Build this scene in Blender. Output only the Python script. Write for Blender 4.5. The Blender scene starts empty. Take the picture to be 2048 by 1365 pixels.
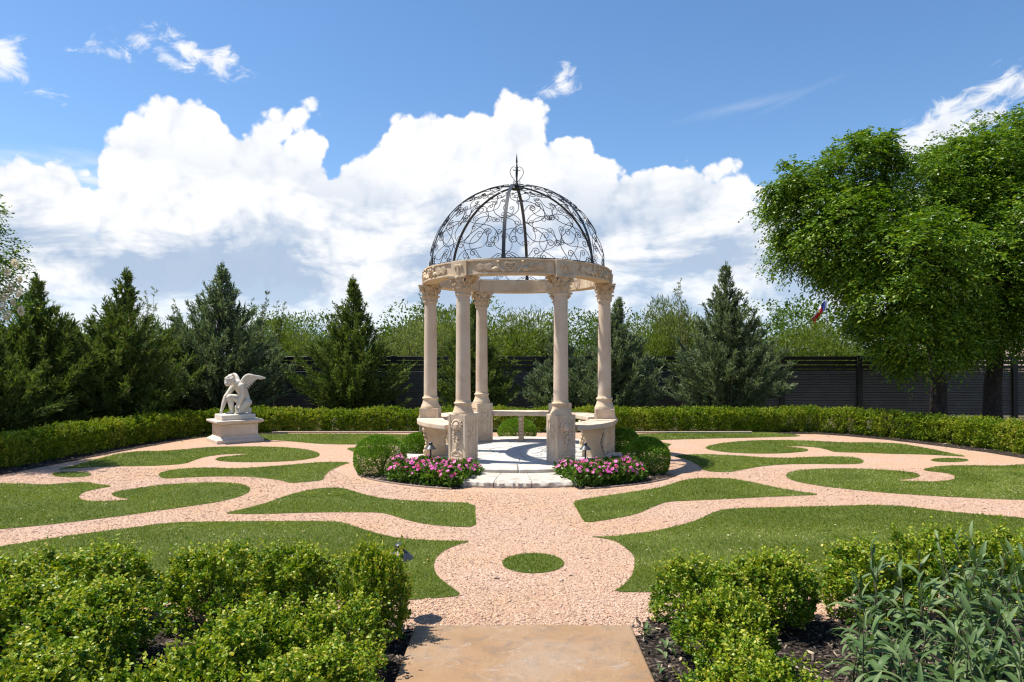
import bpy, bmesh, math, random
import numpy as np
from mathutils import Vector, Matrix, Euler

random.seed(7)
RNG = np.random.default_rng(7)
SC = bpy.context.scene
COL = SC.collection
rad = math.radians

# ------------------------------------------------------------------ camera, sky, sun, exposure
EYE = 1.54            # camera height in metres, 24 mm lens on a full-frame sensor, held level
FPX = 1365.0          # focal length in photograph pixels
HX, HY = 1024.0, 716.0
cam_d = bpy.data.cameras.new('camera')
cam = bpy.data.objects.new('camera', cam_d)
COL.objects.link(cam)
cam.location = (0, 0, EYE)
cam.rotation_euler = (rad(90), 0, 0)
cam_d.sensor_width = 36.0
cam_d.lens = 36.0 * FPX / 2048.0
cam_d.shift_y = (HY - 682.5) / 2048.0
cam_d.clip_start = 0.05
cam_d.clip_end = 3000
SC.camera = cam

SUN_EL, SUN_BACK = 63.5, 11.0     # sun stands to the left, a little behind the gazebo
sun_dir = Vector((-math.cos(rad(SUN_EL)) * math.cos(rad(SUN_BACK)), math.cos(rad(SUN_EL)) * math.sin(rad(SUN_BACK)), math.sin(rad(SUN_EL))))
sun_d = bpy.data.lights.new('sun', 'SUN')
sun_d.energy = 5.0
sun_d.angle = rad(0.53)
sun_d.color = (1.0, 0.955, 0.88)
sun = bpy.data.objects.new('sun', sun_d)
COL.objects.link(sun)
sun.location = (-20, 8, 40)
sun.rotation_euler = sun_dir.to_track_quat('Z', 'Y').to_euler()

SC.view_settings.view_transform = 'Standard'
SC.view_settings.look = 'None'
SC.view_settings.exposure = 0.62
SC.view_settings.gamma = 1.0
SC.view_settings.use_curve_mapping = False
SC.render.engine = 'CYCLES'
SC.cycles.max_bounces = 6
SC.cycles.diffuse_bounces = 3
SC.cycles.glossy_bounces = 2
SC.cycles.transmission_bounces = 4
SC.cycles.use_denoising = True
SC.cycles.filter_width = 1.25

def build_world():
    w = bpy.data.worlds.new('World')
    SC.world = w
    w.use_nodes = True
    w.cycles.sampling_method = 'MANUAL'
    w.cycles.sample_map_resolution = 256
    nt = w.node_tree
    nt.nodes.clear()
    N, L = nt.nodes, nt.links
    def math_(op, a, b=None, c=None, clamp=False):
        n = N.new('ShaderNodeMath'); n.operation = op; n.use_clamp = clamp
        for i, v in enumerate((a, b, c)):
            if v is None: continue
            if isinstance(v, (int, float)): n.inputs[i].default_value = v
            else: L.new(v, n.inputs[i])
        return n.outputs[0]
    def vmath(op, a, b):
        n = N.new('ShaderNodeVectorMath'); n.operation = op
        for i, v in enumerate((a, b)):
            if isinstance(v, (tuple, list)): n.inputs[i].default_value = v
            else: L.new(v, n.inputs[i])
        return n.outputs[0]
    def smooth(v, lo, hi, a=0.0, b=1.0):
        n = N.new('ShaderNodeMapRange'); n.interpolation_type = 'SMOOTHSTEP'
        L.new(v, n.inputs[0])
        n.inputs[1].default_value = lo; n.inputs[2].default_value = hi
        n.inputs[3].default_value = a; n.inputs[4].default_value = b
        return n.outputs[0]
    def noise(vec, scale, detail=6, rough=0.55, dist=0.0):
        n = N.new('ShaderNodeTexNoise'); n.noise_dimensions = '3D'
        L.new(vec, n.inputs['Vector'])
        n.inputs['Scale'].default_value = scale; n.inputs['Detail'].default_value = detail
        n.inputs['Roughness'].default_value = rough; n.inputs['Distortion'].default_value = dist
        return n.outputs[0]
    def mapping(vec, loc, rot, sc, kind='TEXTURE'):
        n = N.new('ShaderNodeMapping'); n.vector_type = kind
        L.new(vec, n.inputs[0])
        n.inputs[1].default_value = loc; n.inputs[2].default_value = (0, 0, rot); n.inputs[3].default_value = sc
        return n.outputs[0]
    def mixc(f, a, b):
        n = N.new('ShaderNodeMix'); n.data_type = 'RGBA'
        if isinstance(f, (int, float)): n.inputs[0].default_value = f
        else: L.new(f, n.inputs[0])
        for i, v in ((6, a), (7, b)):
            if isinstance(v, tuple): n.inputs[i].default_value = v
            else: L.new(v, n.inputs[i])
        return n.outputs[2]
    tc = N.new('ShaderNodeTexCoord')
    sep = N.new('ShaderNodeSeparateXYZ'); L.new(tc.outputs['Generated'], sep.inputs[0])
    az = math_('ARCTAN2', sep.outputs[0], sep.outputs[1])
    el = math_('ARCSINE', sep.outputs[2])
    cmb = N.new('ShaderNodeCombineXYZ'); L.new(az, cmb.inputs[0]); L.new(el, cmb.inputs[1])
    P = cmb.outputs[0]
    def ang(px, py):
        return (math.atan((px - HX) / FPX), math.atan((HY - py) / math.hypot(FPX, px - HX)))
    def billow(vec, scale, detail):
        n = N.new('ShaderNodeTexVoronoi'); n.voronoi_dimensions = '3D'; n.feature = 'F1'
        L.new(vec, n.inputs['Vector'])
        n.inputs['Scale'].default_value = scale
        n.inputs['Detail'].default_value = detail
        n.inputs['Roughness'].default_value = 0.5
        return n.outputs['Distance']
    def field(vec, blobs):
        acc = None
        for (px, py, rx, ry, rot) in blobs:
            u, v = ang(px, py)
            k = 1.0 / math.hypot(FPX, px - HX)
            a, b = rx * k * 0.97, ry * k
            m = mapping(vec, (u, v, 0), rad(rot), (a, b, 1))
            n = N.new('ShaderNodeVectorMath'); n.operation = 'LENGTH'; L.new(m, n.inputs[0])
            s = math_('MULTIPLY', math_('SUBTRACT', 1.0, n.outputs['Value']), min(a, b))
            acc = s if acc is None else math_('MAXIMUM', acc, s)
        return acc
    # towering cumulus banks standing low in the sky
    heaps = [(372, 262, 92, 74, 0), (300, 290, 84, 66, 0), (420, 335, 170, 100, 0), (262, 345, 70, 62, 0),
             (545, 262, 118, 36, 27), (612, 300, 56, 58, 0), (600, 355, 76, 70, 0), (520, 360, 140, 90, 0),
             (430, 440, 300, 105, 0), (95, 380, 115, 66, 0), (190, 420, 150, 72, 0), (20, 410, 100, 76, 0), (-140, 420, 170, 70, 0),
             (1035, 265, 84, 76, 0), (960, 295, 118, 82, 0), (850, 310, 96, 84, 0), (775, 365, 84, 86, 0),
             (715, 385, 60, 60, 0), (900, 400, 240, 130, 0), (1140, 325, 80, 64, 0), (1195, 355, 84, 66, 0), (690, 440, 150, 100, 0),
             (1120, 440, 330, 120, 0), (1330, 380, 160, 62, 0), (1430, 400, 150, 56, -8), (1420, 470, 240, 90, 0), (1700, 500, 300, 80, 0), (2150, 520, 300, 90, 0),
             (200, 520, 420, 80, 0), (800, 520, 460, 90, 0)]
    bil = billow(P, 15.0, 0.0)
    bil2 = billow(P, 38.0, 1.6)
    edge = noise(P, 120.0, 3, 0.6)
    warp = N.new('ShaderNodeTexNoise'); L.new(P, warp.inputs['Vector']); warp.inputs['Scale'].default_value = 9.0; warp.inputs['Detail'].default_value = 2
    Pw = vmath('ADD', P, vmath('MULTIPLY', vmath('SUBTRACT', warp.outputs[1], (0.5, 0.5, 0.5)), (0.022, 0.018, 0.0)))
    f0 = field(Pw, heaps)
    lum = math_('ADD', math_('MULTIPLY', math_('SUBTRACT', 0.50, bil), 0.026), math_('MULTIPLY', math_('SUBTRACT', 0.55, bil2), 0.016))
    f1 = math_('ADD', math_('ADD', f0, lum), math_('MULTIPLY', math_('SUBTRACT', edge, 0.5), 0.007))
    heap_a = smooth(f1, -0.001, 0.0065)
    # the same kind of bank all round the horizon, beyond the picture
    far = noise(mapping(P, (3.1, 0.4, 0), 0, (1, 0.55, 1)), 2.2, 4, 0.6)
    far_s = math_('SUBTRACT', math_('ADD', far, math_('MULTIPLY', math_('SUBTRACT', 0.26, el), 1.1)), 0.56)
    side = smooth(math_('ABSOLUTE', az), 0.68, 0.85)
    far_a = math_('MULTIPLY', smooth(far_s, 0.0, 0.10), side)
    # layered haze cloud near the horizon
    lay = noise(mapping(P, (0.7, 0.0, 0), 0, (1, 0.16, 1)), 4.2, 5, 0.58, 0.3)
    lay_a = math_('MULTIPLY', smooth(math_('ADD', lay, math_('MULTIPLY', math_('SUBTRACT', 0.19, el), 3.4)), 0.36, 0.60), smooth(el, 0.29, 0.20))
    # small torn wisps higher up
    wisps = [(400, 108, 80, 20, -16), (205, 98, 42, 15, 10), (445, 125, 32, 28, 0), (330, 100, 60, 20, -20), (5, 110, 34, 40, 0), (30, 142, 48, 14, -25), (1125, 160, 18, 24, -20), (1090, 186, 34, 11, 12),
             (1880, 260, 120, 42, 18), (1975, 190, 100, 22, 26), (1850, 300, 80, 34, 0), (2150, 130, 160, 30, 12)]
    wn = noise(mapping(P, (0, 0, 0), rad(15), (1, 0.6, 1)), 26.0, 6, 0.66, 0.8)
    wf = math_('ADD', field(Pw, wisps), math_('MULTIPLY', math_('SUBTRACT', wn, 0.505), 0.070))
    wisp_a = math_('MULTIPLY', smooth(wf, -0.004, 0.016), 0.9)
    veil = [(1490, 212, 120, 9, 7), (1590, 195, 60, 4, 18)]
    vn = noise(mapping(P, (0, 0, 0), rad(12), (1, 0.15, 1)), 14.0, 5, 0.6)
    vf = math_('ADD', field(P, veil), math_('MULTIPLY', math_('SUBTRACT', vn, 0.5), 0.01))
    veil_a = math_('MULTIPLY', smooth(vf, -0.004, 0.012), 0.22)
    a1 = math_('MAXIMUM', math_('MAXIMUM', heap_a, far_a), math_('MAXIMUM', math_('MULTIPLY', lay_a, 0.92), math_('MAXIMUM', wisp_a, veil_a)))
    # shading inside the clouds: soft grey-blue bellies, more of them low down
    bel = noise(mapping(P, (1.7, 0.31, 0), 0, (1, 0.42, 1)), 5.5, 6, 0.6, 0.35)
    low = smooth(el, 0.30, 0.13)
    # hollows between the billows turn grey where they face away from the sun on the left
    off = vmath('ADD', P, (0.010, -0.009, 0.0))
    bil3 = billow(off, 15.0, 0.0)
    relief = smooth(math_('SUBTRACT', math_('MULTIPLY', math_('SUBTRACT', 0.50, bil3), 0.026), lum), 0.002, 0.022)
    sh = math_('ADD', math_('MULTIPLY', smooth(bel, 0.41, 0.60), math_('MULTIPLY_ADD', low, 0.90, 0.08)), math_('MULTIPLY', relief, math_('MULTIPLY_ADD', low, 0.30, 0.34)))
    sh = math_('MULTIPLY', sh, 1.0, clamp=True)
    ccol = mixc(sh, (0.715, 0.715, 0.72, 1), (0.32, 0.40, 0.52, 1))
    hz = smooth(el, 0.13, 0.0)
    ccol = mixc(math_('MULTIPLY', hz, 0.55), ccol, (0.42, 0.53, 0.68, 1))
    sky = N.new('ShaderNodeTexSky'); sky.sky_type = 'NISHITA'; sky.sun_disc = False
    sky.sun_elevation = rad(SUN_EL); sky.sun_rotation = rad(270 + SUN_BACK)
    sky.altitude = 200; sky.air_density = 1.0; sky.dust_density = 0.25; sky.ozone_density = 3.0
    bg1 = N.new('ShaderNodeBackground'); hs = N.new('ShaderNodeHueSaturation'); L.new(sky.outputs[0], hs.inputs['Color']); hs.inputs['Saturation'].default_value = 1.14; L.new(hs.outputs[0], bg1.inputs[0]); bg1.inputs[1].default_value = 0.112
    bg2 = N.new('ShaderNodeBackground'); L.new(ccol, bg2.inputs[0]); bg2.inputs[1].default_value = 0.97
    mx = N.new('ShaderNodeMixShader'); L.new(a1, mx.inputs[0]); L.new(bg1.outputs[0], mx.inputs[1]); L.new(bg2.outputs[0], mx.inputs[2])
    out = N.new('ShaderNodeOutputWorld'); L.new(mx.outputs[0], out.inputs[0])
build_world()

# ------------------------------------------------------------------ helpers
def gp(px, py, z=0.0):
    """photograph pixel of a point lying on the level z -> its place on the ground plan"""
    y = FPX * (EYE - z) / (py - HY)
    return ((px - HX) / FPX * y, y)

def tag(o, label=None, cat=None, group=None, kind=None):
    if label: o['label'] = label
    if cat: o['category'] = cat
    if group: o['group'] = group
    if kind: o['kind'] = kind
    return o

def empty(name, loc=(0, 0, 0), rz=0.0, label=None, cat=None, group=None):
    o = bpy.data.objects.new(name, None)
    COL.objects.link(o)
    o.location = loc
    o.rotation_euler = (0, 0, rz)
    o.empty_display_size = 0.1
    return tag(o, label, cat, group)

def ob(name, me, mat=None, parent=None, loc=(0, 0, 0), rot=(0, 0, 0), sc=(1, 1, 1), **kw):
    o = bpy.data.objects.new(name, me)
    COL.objects.link(o)
    if mat is not None and len(me.materials) == 0: me.materials.append(mat)
    o.parent = parent
    o.location = loc
    o.rotation_euler = rot
    o.scale = sc if isinstance(sc, (tuple, list)) else (sc, sc, sc)
    return tag(o, **kw)

def mesh_np(name, V, F, smooth=False):
    V = np.asarray(V, dtype=np.float32); F = np.asarray(F, dtype=np.int32)
    me = bpy.data.meshes.new(name)
    n, k = F.shape
    me.vertices.add(len(V)); me.vertices.foreach_set('co', V.ravel())
    me.loops.add(n * k); me.loops.foreach_set('vertex_index', F.ravel())
    me.polygons.add(n)
    me.polygons.foreach_set('loop_start', np.arange(0, n * k, k, dtype=np.int32))
    me.polygons.foreach_set('loop_total', np.full(n, k, dtype=np.int32))
    if smooth: me.polygons.foreach_set('use_smooth', np.ones(n, dtype=bool))
    me.update(calc_edges=True)
    return me

class G:
    """collects shapes and turns them into one mesh"""
    def __init__(s): s.V = []; s.F = []
    def add(s, V, F):
        b = len(s.V)
        s.V += [tuple(v) for v in V]
        s.F += [tuple(b + i for i in f) for f in F]
        return s
    def box(s, c, d, rz=0.0, taper=1.0):
        x, y, z = d[0] / 2, d[1] / 2, d[2] / 2
        ca, sa = math.cos(rz), math.sin(rz)
        V = []
        for k, t in ((-z, 1.0), (z, taper)):
            for (i, j) in ((-x, -y), (x, -y), (x, y), (-x, y)):
                i *= t; j *= t
                V.append((c[0] + i * ca - j * sa, c[1] + i * sa + j * ca, c[2] + k))
        return s.add(V, [(3, 2, 1, 0), (4, 5, 6, 7), (0, 1, 5, 4), (1, 2, 6, 5), (2, 3, 7, 6), (3, 0, 4, 7)])
    def lathe(s, prof, n=24, c=(0, 0, 0)):
        V, F = [], []
        m = len(prof)
        for i in range(n):
            a = 2 * math.pi * i / n
            for (r, z) in prof: V.append((c[0] + r * math.cos(a), c[1] + r * math.sin(a), c[2] + z))
        for i in range(n):
            j = (i + 1) % n
            for k in range(m - 1): F.append((i * m + k, j * m + k, j * m + k + 1, i * m + k + 1))
        F.append(tuple(i * m for i in range(n))[::-1]); F.append(tuple(i * m + m - 1 for i in range(n)))
        return s.add(V, F)
    def tube(s, path, r, n=6, flat=1.0):
        path = [Vector(p) for p in path]
        V, F = [], []
        up = Vector((0, 0, 1))
        m = len(path)
        prev = None
        for i, p in enumerate(path):
            t = (path[min(i + 1, m - 1)] - path[max(i - 1, 0)])
            t = t.normalized() if t.length > 1e-9 else Vector((0, 0, 1))
            if prev is None: a = t.cross(up if abs(t.z) < 0.95 else Vector((1, 0, 0))).normalized()
            else:
                a = prev - t * prev.dot(t)
                a = a.normalized() if a.length > 1e-6 else t.orthogonal().normalized()
            prev = a
            b = t.cross(a)
            rr = r[i] if isinstance(r, (list, tuple)) else r
            for k in range(n):
                q = 2 * math.pi * k / n
                V.append(p + a * (math.cos(q) * rr) + b * (math.sin(q) * rr * flat))
        for i in range(m - 1):
            for k in range(n):
                l = (k + 1) % n
                F.append((i * n + k, i * n + l, (i + 1) * n + l, (i + 1) * n + k))
        F.append(tuple(range(n))[::-1]); F.append(tuple((m - 1) * n + k for k in range(n)))
        return s.add(V, F)
    def prism(s, poly, z0, z1):
        n = len(poly)
        V = [(p[0], p[1], z0) for p in poly] + [(p[0], p[1], z1) for p in poly]
        F = [tuple(range(n))[::-1], tuple(range(n, 2 * n))]
        F += [(i, (i + 1) % n, n + (i + 1) % n, n + i) for i in range(n)]
        return s.add(V, F)
    def arc(s, r0, r1, z0, z1, a0, a1, n=12):
        """a curved block about the local z axis; angle 0 points to -y, growing towards +x"""
        poly = []
        for i in range(n + 1):
            a = a0 + (a1 - a0) * i / n; poly.append((r1 * math.sin(a), -r1 * math.cos(a)))
        for i in range(n, -1, -1):
            a = a0 + (a1 - a0) * i / n; poly.append((r0 * math.sin(a), -r0 * math.cos(a)))
        V = [(p[0], p[1], z0) for p in poly] + [(p[0], p[1], z1) for p in poly]
        m = len(poly); F = []
        for i in range(n):
            j = m - 1 - i
            F.append((j, j - 1, i + 1, i)); F.append((m + i, m + i + 1, m + j - 1, m + j))
        F += [(i, (i + 1) % m, m + (i + 1) % m, m + i) for i in range(m)]
        return s.add(V, F)
    def blob(s, c, r, n=8, m=6, rot=None):
        V, F = [], []
        R = rot.to_matrix() if rot is not None else None
        for j in range(1, m):
            t = math.pi * j / m
            for i in range(n):
                a = 2 * math.pi * i / n
                v = Vector((r[0] * math.sin(t) * math.cos(a), r[1] * math.sin(t) * math.sin(a), r[2] * math.cos(t)))
                V.append((R @ v if R else v) + Vector(c))
        top, bot = Vector((0, 0, r[2])), Vector((0, 0, -r[2]))
        V.append((R @ top if R else top) + Vector(c)); V.append((R @ bot if R else bot) + Vector(c))
        for j in range(m - 2):
            for i in range(n):
                k = (i + 1) % n
                F.append((j * n + i, (j + 1) * n + i, (j + 1) * n + k, j * n + k))
        for i in range(n):
            k = (i + 1) % n
            F.append((len(V) - 2, i, k)); F.append((len(V) - 1, (m - 2) * n + k, (m - 2) * n + i))
        return s.add(V, F)
    def mesh(s, name, smooth=False, bevel=0.0, seg=1, sharp=40):
        me = bpy.data.meshes.new(name)
        me.from_pydata([tuple(v) for v in s.V], [], s.F)
        bm = bmesh.new(); bm.from_mesh(me)
        bmesh.ops.recalc_face_normals(bm, faces=bm.faces)
        if bevel > 0:
            es = [e for e in bm.edges if len(e.link_faces) == 2 and e.calc_face_angle(0) > rad(30)]
            bmesh.ops.bevel(bm, geom=es, offset=bevel, segments=seg, affect='EDGES', profile=0.6, clamp_overlap=True)
        if smooth:
            for f in bm.faces: f.smooth = True
            for e in bm.edges:
                if len(e.link_faces) == 2 and e.calc_face_angle(0) > rad(sharp): e.smooth = False
        bm.to_mesh(me); bm.free(); me.update()
        return me

def vnoise(P, seed=0):
    P = np.asarray(P, dtype=np.float64)
    I = np.floor(P).astype(np.int64); f = P - I; f = f * f * (3 - 2 * f)
    out = np.zeros(len(P))
    for dx in (0, 1):
        for dy in (0, 1):
            for dz in (0, 1):
                h = ((I[:, 0] + dx) * 374761393 + (I[:, 1] + dy) * 668265263 + (I[:, 2] + dz) * 1440662683 + seed * 14426959) & 0xffffffff
                h = ((h ^ (h >> 13)) * 1274126177) & 0xffffffff
                h = ((h ^ (h >> 16)) & 0xffff) / 65535.0
                out += h * (f[:, 0] if dx else 1 - f[:, 0]) * (f[:, 1] if dy else 1 - f[:, 1]) * (f[:, 2] if dz else 1 - f[:, 2])
    return out

def unit(A): return A / np.maximum(np.linalg.norm(A, axis=1, keepdims=True), 1e-9)
def rdir(rng, n): return unit(rng.normal(size=(n, 3)))

LEAF6 = (np.array([(0, 0, 0), (-.5, .3, .05), (.5, .3, .05), (-.42, .68, .04), (.42, .68, .04), (0, 1, -.06)]), np.array([(0, 2, 1), (1, 2, 4), (1, 4, 3), (3, 4, 5)]))
LEAF4 = (np.array([(0, 0, 0), (-.5, .5, .06), (.5, .5, .06), (0, 1, -.04)]), np.array([(0, 2, 1), (1, 2, 3)]))
BLADE = (np.array([(-.5, 0, 0), (.5, 0, 0), (0, 1, 0)]), np.array([(0, 1, 2)]))

def leaves(P, D, Nn, L, W, tpl=LEAF4):
    """one small leaf per point: axis D, facing N, length L, width W"""
    D = unit(D); X = unit(np.cross(D, Nn)); Z = np.cross(X, D)
    T, F = tpl
    L = np.broadcast_to(np.asarray(L, dtype=float), (len(P),)); W = np.broadcast_to(np.asarray(W, dtype=float), (len(P),))
    V = P[:, None, :] + X[:, None, :] * (T[None, :, 0, None] * W[:, None, None]) + D[:, None, :] * (T[None, :, 1, None] * L[:, None, None]) + Z[:, None, :] * (T[None, :, 2, None] * L[:, None, None])
    FF = F[None] + (np.arange(len(P)) * len(T))[:, None, None]
    return V.reshape(-1, 3), FF.reshape(-1, 3)

def join_np(parts):
    V, F, b = [], [], 0
    for v, f in parts:
        V.append(v); F.append(f + b); b += len(v)
    return np.concatenate(V), np.concatenate(F)

# ------------------------------------------------------------------ materials
class M_:
    def __init__(s, name):
        s.m = bpy.data.materials.new(name); s.m.use_nodes = True
        s.nt = s.m.node_tree; s.N = s.nt.nodes; s.L = s.nt.links
        s.b = s.N['Principled BSDF']; s.out = s.N['Material Output']
    def set(s, **k):
        for a, v in k.items():
            n = {'rough': 'Roughness', 'metal': 'Metallic', 'spec': 'Specular IOR Level', 'color': 'Base Color'}[a]
            if a == 'color' and len(v) == 3: v = (*v, 1)
            s.b.inputs[n].default_value = v
        return s
    def coords(s, rnd=True):
        tc = s.N.new('ShaderNodeTexCoord')
        if not rnd: return tc.outputs['Object']
        oi = s.N.new('ShaderNodeObjectInfo')
        mu = s.N.new('ShaderNodeMath'); mu.operation = 'MULTIPLY'; s.L.new(oi.outputs['Random'], mu.inputs[0]); mu.inputs[1].default_value = 37.0
        ad = s.N.new('ShaderNodeVectorMath'); s.L.new(tc.outputs['Object'], ad.inputs[0]); s.L.new(mu.outputs[0], ad.inputs[1])
        return ad.outputs[0]
    def scale(s, vec, sc):
        n = s.N.new('ShaderNodeVectorMath'); n.operation = 'MULTIPLY'; s.L.new(vec, n.inputs[0]); n.inputs[1].default_value = sc
        return n.outputs[0]
    def noise(s, vec, scale, detail=4, rough=0.55, dist=0.0):
        n = s.N.new('ShaderNodeTexNoise'); s.L.new(vec, n.inputs['Vector'])
        n.inputs['Scale'].default_value = scale; n.inputs['Detail'].default_value = detail
        n.inputs['Roughness'].default_value = rough; n.inputs['Distortion'].default_value = dist
        return n.outputs[0]
    def vor(s, vec, scale, feat='F1', rnd=1.0):
        n = s.N.new('ShaderNodeTexVoronoi'); n.feature = feat; s.L.new(vec, n.inputs['Vector'])
        n.inputs['Scale'].default_value = scale; n.inputs['Randomness'].default_value = rnd
        return n
    def ramp(s, f, stops):
        n = s.N.new('ShaderNodeValToRGB'); s.L.new(f, n.inputs[0])
        e = n.color_ramp.elements
        while len(e) < len(stops): e.new(0.5)
        for i, (p, c) in enumerate(stops):
            e[i].position = p; e[i].color = (*c, 1) if len(c) == 3 else c
        return n.outputs[0]
    def mix(s, f, a, b, mode='MIX'):
        n = s.N.new('ShaderNodeMix'); n.data_type = 'RGBA'; n.blend_type = mode
        if isinstance(f, (int, float)): n.inputs[0].default_value = f
        else: s.L.new(f, n.inputs[0])
        for i, v in ((6, a), (7, b)):
            if isinstance(v, tuple): n.inputs[i].default_value = (*v, 1) if len(v) == 3 else v
            else: s.L.new(v, n.inputs[i])
        return n.outputs[2]
    def math(s, op, a, b=None, clamp=False):
        n = s.N.new('ShaderNodeMath'); n.operation = op; n.use_clamp = clamp
        for i, v in enumerate((a, b)):
            if v is None: continue
            if isinstance(v, (int, float)): n.inputs[i].default_value = v
            else: s.L.new(v, n.inputs[i])
        return n.outputs[0]
    def color(s, c): s.L.new(c, s.b.inputs['Base Color']); return s
    def bump(s, h, strength=0.5, dist=0.01):
        n = s.N.new('ShaderNodeBump'); s.L.new(h, n.inputs['Height'])
        n.inputs['Strength'].default_value = strength; n.inputs['Distance'].default_value = dist
        s.L.new(n.outputs[0], s.b.inputs['Normal']); return s

def leaf_mat(name, stops, rough=0.45, trans=0.28, tcol=(1.15, 1.2, 0.5), spec=0.35, patch=0.0, each=0.0):
    k = M_(name)
    g = k.N.new('ShaderNodeNewGeometry')
    f = g.outputs['Random Per Island']
    if patch:
        n = k.noise(k.coords(), 3.0, 2)
        f = k.math('ADD', f, k.math('MULTIPLY', k.math('SUBTRACT', n, 0.5), patch), clamp=True)
    if each:     # plants differ a little from one another
        oi = k.N.new('ShaderNodeObjectInfo')
        f = k.math('ADD', f, k.math('MULTIPLY', k.math('SUBTRACT', oi.outputs['Random'], 0.5), each), clamp=True)
    c = k.ramp(f, stops)
    k.color(c).set(rough=rough, spec=spec)
    tr = k.N.new('ShaderNodeBsdfTranslucent')
    k.L.new(k.mix(1.0, c, tcol, 'MULTIPLY'), tr.inputs[0])
    mx = k.N.new('ShaderNodeMixShader'); mx.inputs[0].default_value = trans
    k.L.new(k.b.outputs[0], mx.inputs[1]); k.L.new(tr.outputs[0], mx.inputs[2])
    k.L.new(mx.outputs[0], k.out.inputs[0])
    return k.m

def stone_mat(name, a, b, c, scale=6.0, rough=0.8, bump=0.25, grain=90.0, pits=0.0):
    k = M_(name)
    v = k.coords()
    n1 = k.noise(v, scale, 6, 0.62, 0.4); n2 = k.noise(v, grain, 3, 0.6)
    col = k.ramp(n1, [(0.28, a), (0.5, b), (0.74, c)])
    col = k.mix(k.math('MULTIPLY', n2, 0.35), col, k.mix(1.0, col, (0.62, 0.58, 0.54), 'MULTIPLY'))
    st = k.noise(k.scale(v, (1, 1, 0.25)), scale * 1.7, 5, 0.7)
    col = k.mix(k.math('MULTIPLY', k.ramp(st, [(0.56, (0, 0, 0)), (0.78, (1, 1, 1))]), 0.45), col, tuple(x * 0.62 for x in a))
    h = k.math('ADD', k.math('MULTIPLY', n1, 0.6), k.math('MULTIPLY', n2, 0.4))
    k.color(col).set(rough=rough, spec=0.25).bump(h, bump, 0.01)
    return k.m

def plain_mat(name, c, rough=0.6, metal=0.0, spec=0.4, var=0.25, scale=8.0, bump=0.0):
    k = M_(name)
    v = k.coords(); n = k.noise(v, scale, 5, 0.6)
    k.color(k.mix(n, tuple(x * (1 - var) for x in c), tuple(min(1, x * (1 + var)) for x in c))).set(rough=rough, metal=metal, spec=spec)
    if bump: k.bump(n, bump, 0.005)
    return k.m

MAT = {}
MAT['limestone'] = stone_mat('limestone', (0.55, 0.41, 0.28), (0.66, 0.52, 0.375), (0.72, 0.60, 0.46), 4.0)
MAT['limestone_warm'] = stone_mat('limestone_warm', (0.57, 0.39, 0.24), (0.65, 0.50, 0.34), (0.71, 0.58, 0.42), 5.0, bump=0.35)
MAT['shaft'] = stone_mat('column_marble', (0.55, 0.40, 0.28), (0.65, 0.51, 0.38), (0.71, 0.59, 0.46), 3.0, rough=0.6, bump=0.12)
MAT['statue'] = stone_mat('statue_stone', (0.62, 0.54, 0.44), (0.70, 0.64, 0.55), (0.74, 0.70, 0.62), 5.0, bump=0.2)
MAT['plinth'] = stone_mat('plinth_stone', (0.58, 0.46, 0.36), (0.69, 0.59, 0.48), (0.76, 0.70, 0.61), 3.0, bump=0.4)
MAT['flagstone'] = stone_mat('flagstone', (0.40, 0.39, 0.35), (0.52, 0.51, 0.47), (0.60, 0.57, 0.50), 5.0, bump=0.3)
MAT['edge_stone'] = stone_mat('edge_stone', (0.46, 0.38, 0.30), (0.58, 0.52, 0.44), (0.66, 0.62, 0.55), 5.0, bump=0.4)
MAT['rough_stone'] = stone_mat('rough_stone', (0.33, 0.28, 0.22), (0.52, 0.47, 0.40), (0.62, 0.58, 0.50), 9.0, bump=0.9)
MAT['mortar'] = plain_mat('mortar', (0.34, 0.30, 0.25), 0.9)
MAT['iron'] = plain_mat('black_iron', (0.018, 0.02, 0.022), 0.42, 0.0, 0.5, 0.4, 30.0)
MAT['lamp_metal'] = plain_mat('lamp_metal', (0.030, 0.034, 0.040), 0.45, 0.0, 0.5, 0.3, 20.0)
MAT['fence_black'] = plain_mat('fence_black', (0.014, 0.013, 0.013), 0.4, 0.0, 0.35, 0.4, 5.0)
MAT['fence_sheet'] = plain_mat('fence_sheet', (0.10, 0.097, 0.098), 0.35, 0.0, 0.5, 0.45, 3.0)
MAT['bark'] = stone_mat('bark', (0.030, 0.022, 0.016), (0.055, 0.042, 0.032), (0.09, 0.07, 0.055), 14.0, rough=0.95, bump=1.0)
MAT['twig'] = plain_mat('twig', (0.11, 0.075, 0.045), 0.85)
MAT['stem_green'] = plain_mat('stem_green', (0.10, 0.09, 0.05), 0.6)

BOX = [(0.0, (0.030, 0.085, 0.004)), (0.35, (0.075, 0.165, 0.007)), (0.68, (0.150, 0.250, 0.010)), (0.9, (0.27, 0.33, 0.016)), (1.0, (0.42, 0.38, 0.05))]
MAT['box_near'] = leaf_mat('boxwood_leaf', [(0.0, (0.032, 0.090, 0.004)), (0.35, (0.080, 0.175, 0.008)), (0.66, (0.16, 0.26, 0.012)), (0.88, (0.30, 0.35, 0.020)), (1.0, (0.48, 0.43, 0.07))], 0.4, 0.26, (1.3, 1.25, 0.3), 0.28, patch=0.7)
MAT['box_far'] = leaf_mat('hedge_leaf', [(0.0, (0.050, 0.115, 0.006)), (0.4, (0.145, 0.240, 0.011)), (0.8, (0.29, 0.365, 0.020)), (1.0, (0.48, 0.44, 0.08))], 0.5, 0.32, (1.3, 1.2, 0.35), 0.2, patch=0.5, each=0.35)
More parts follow.
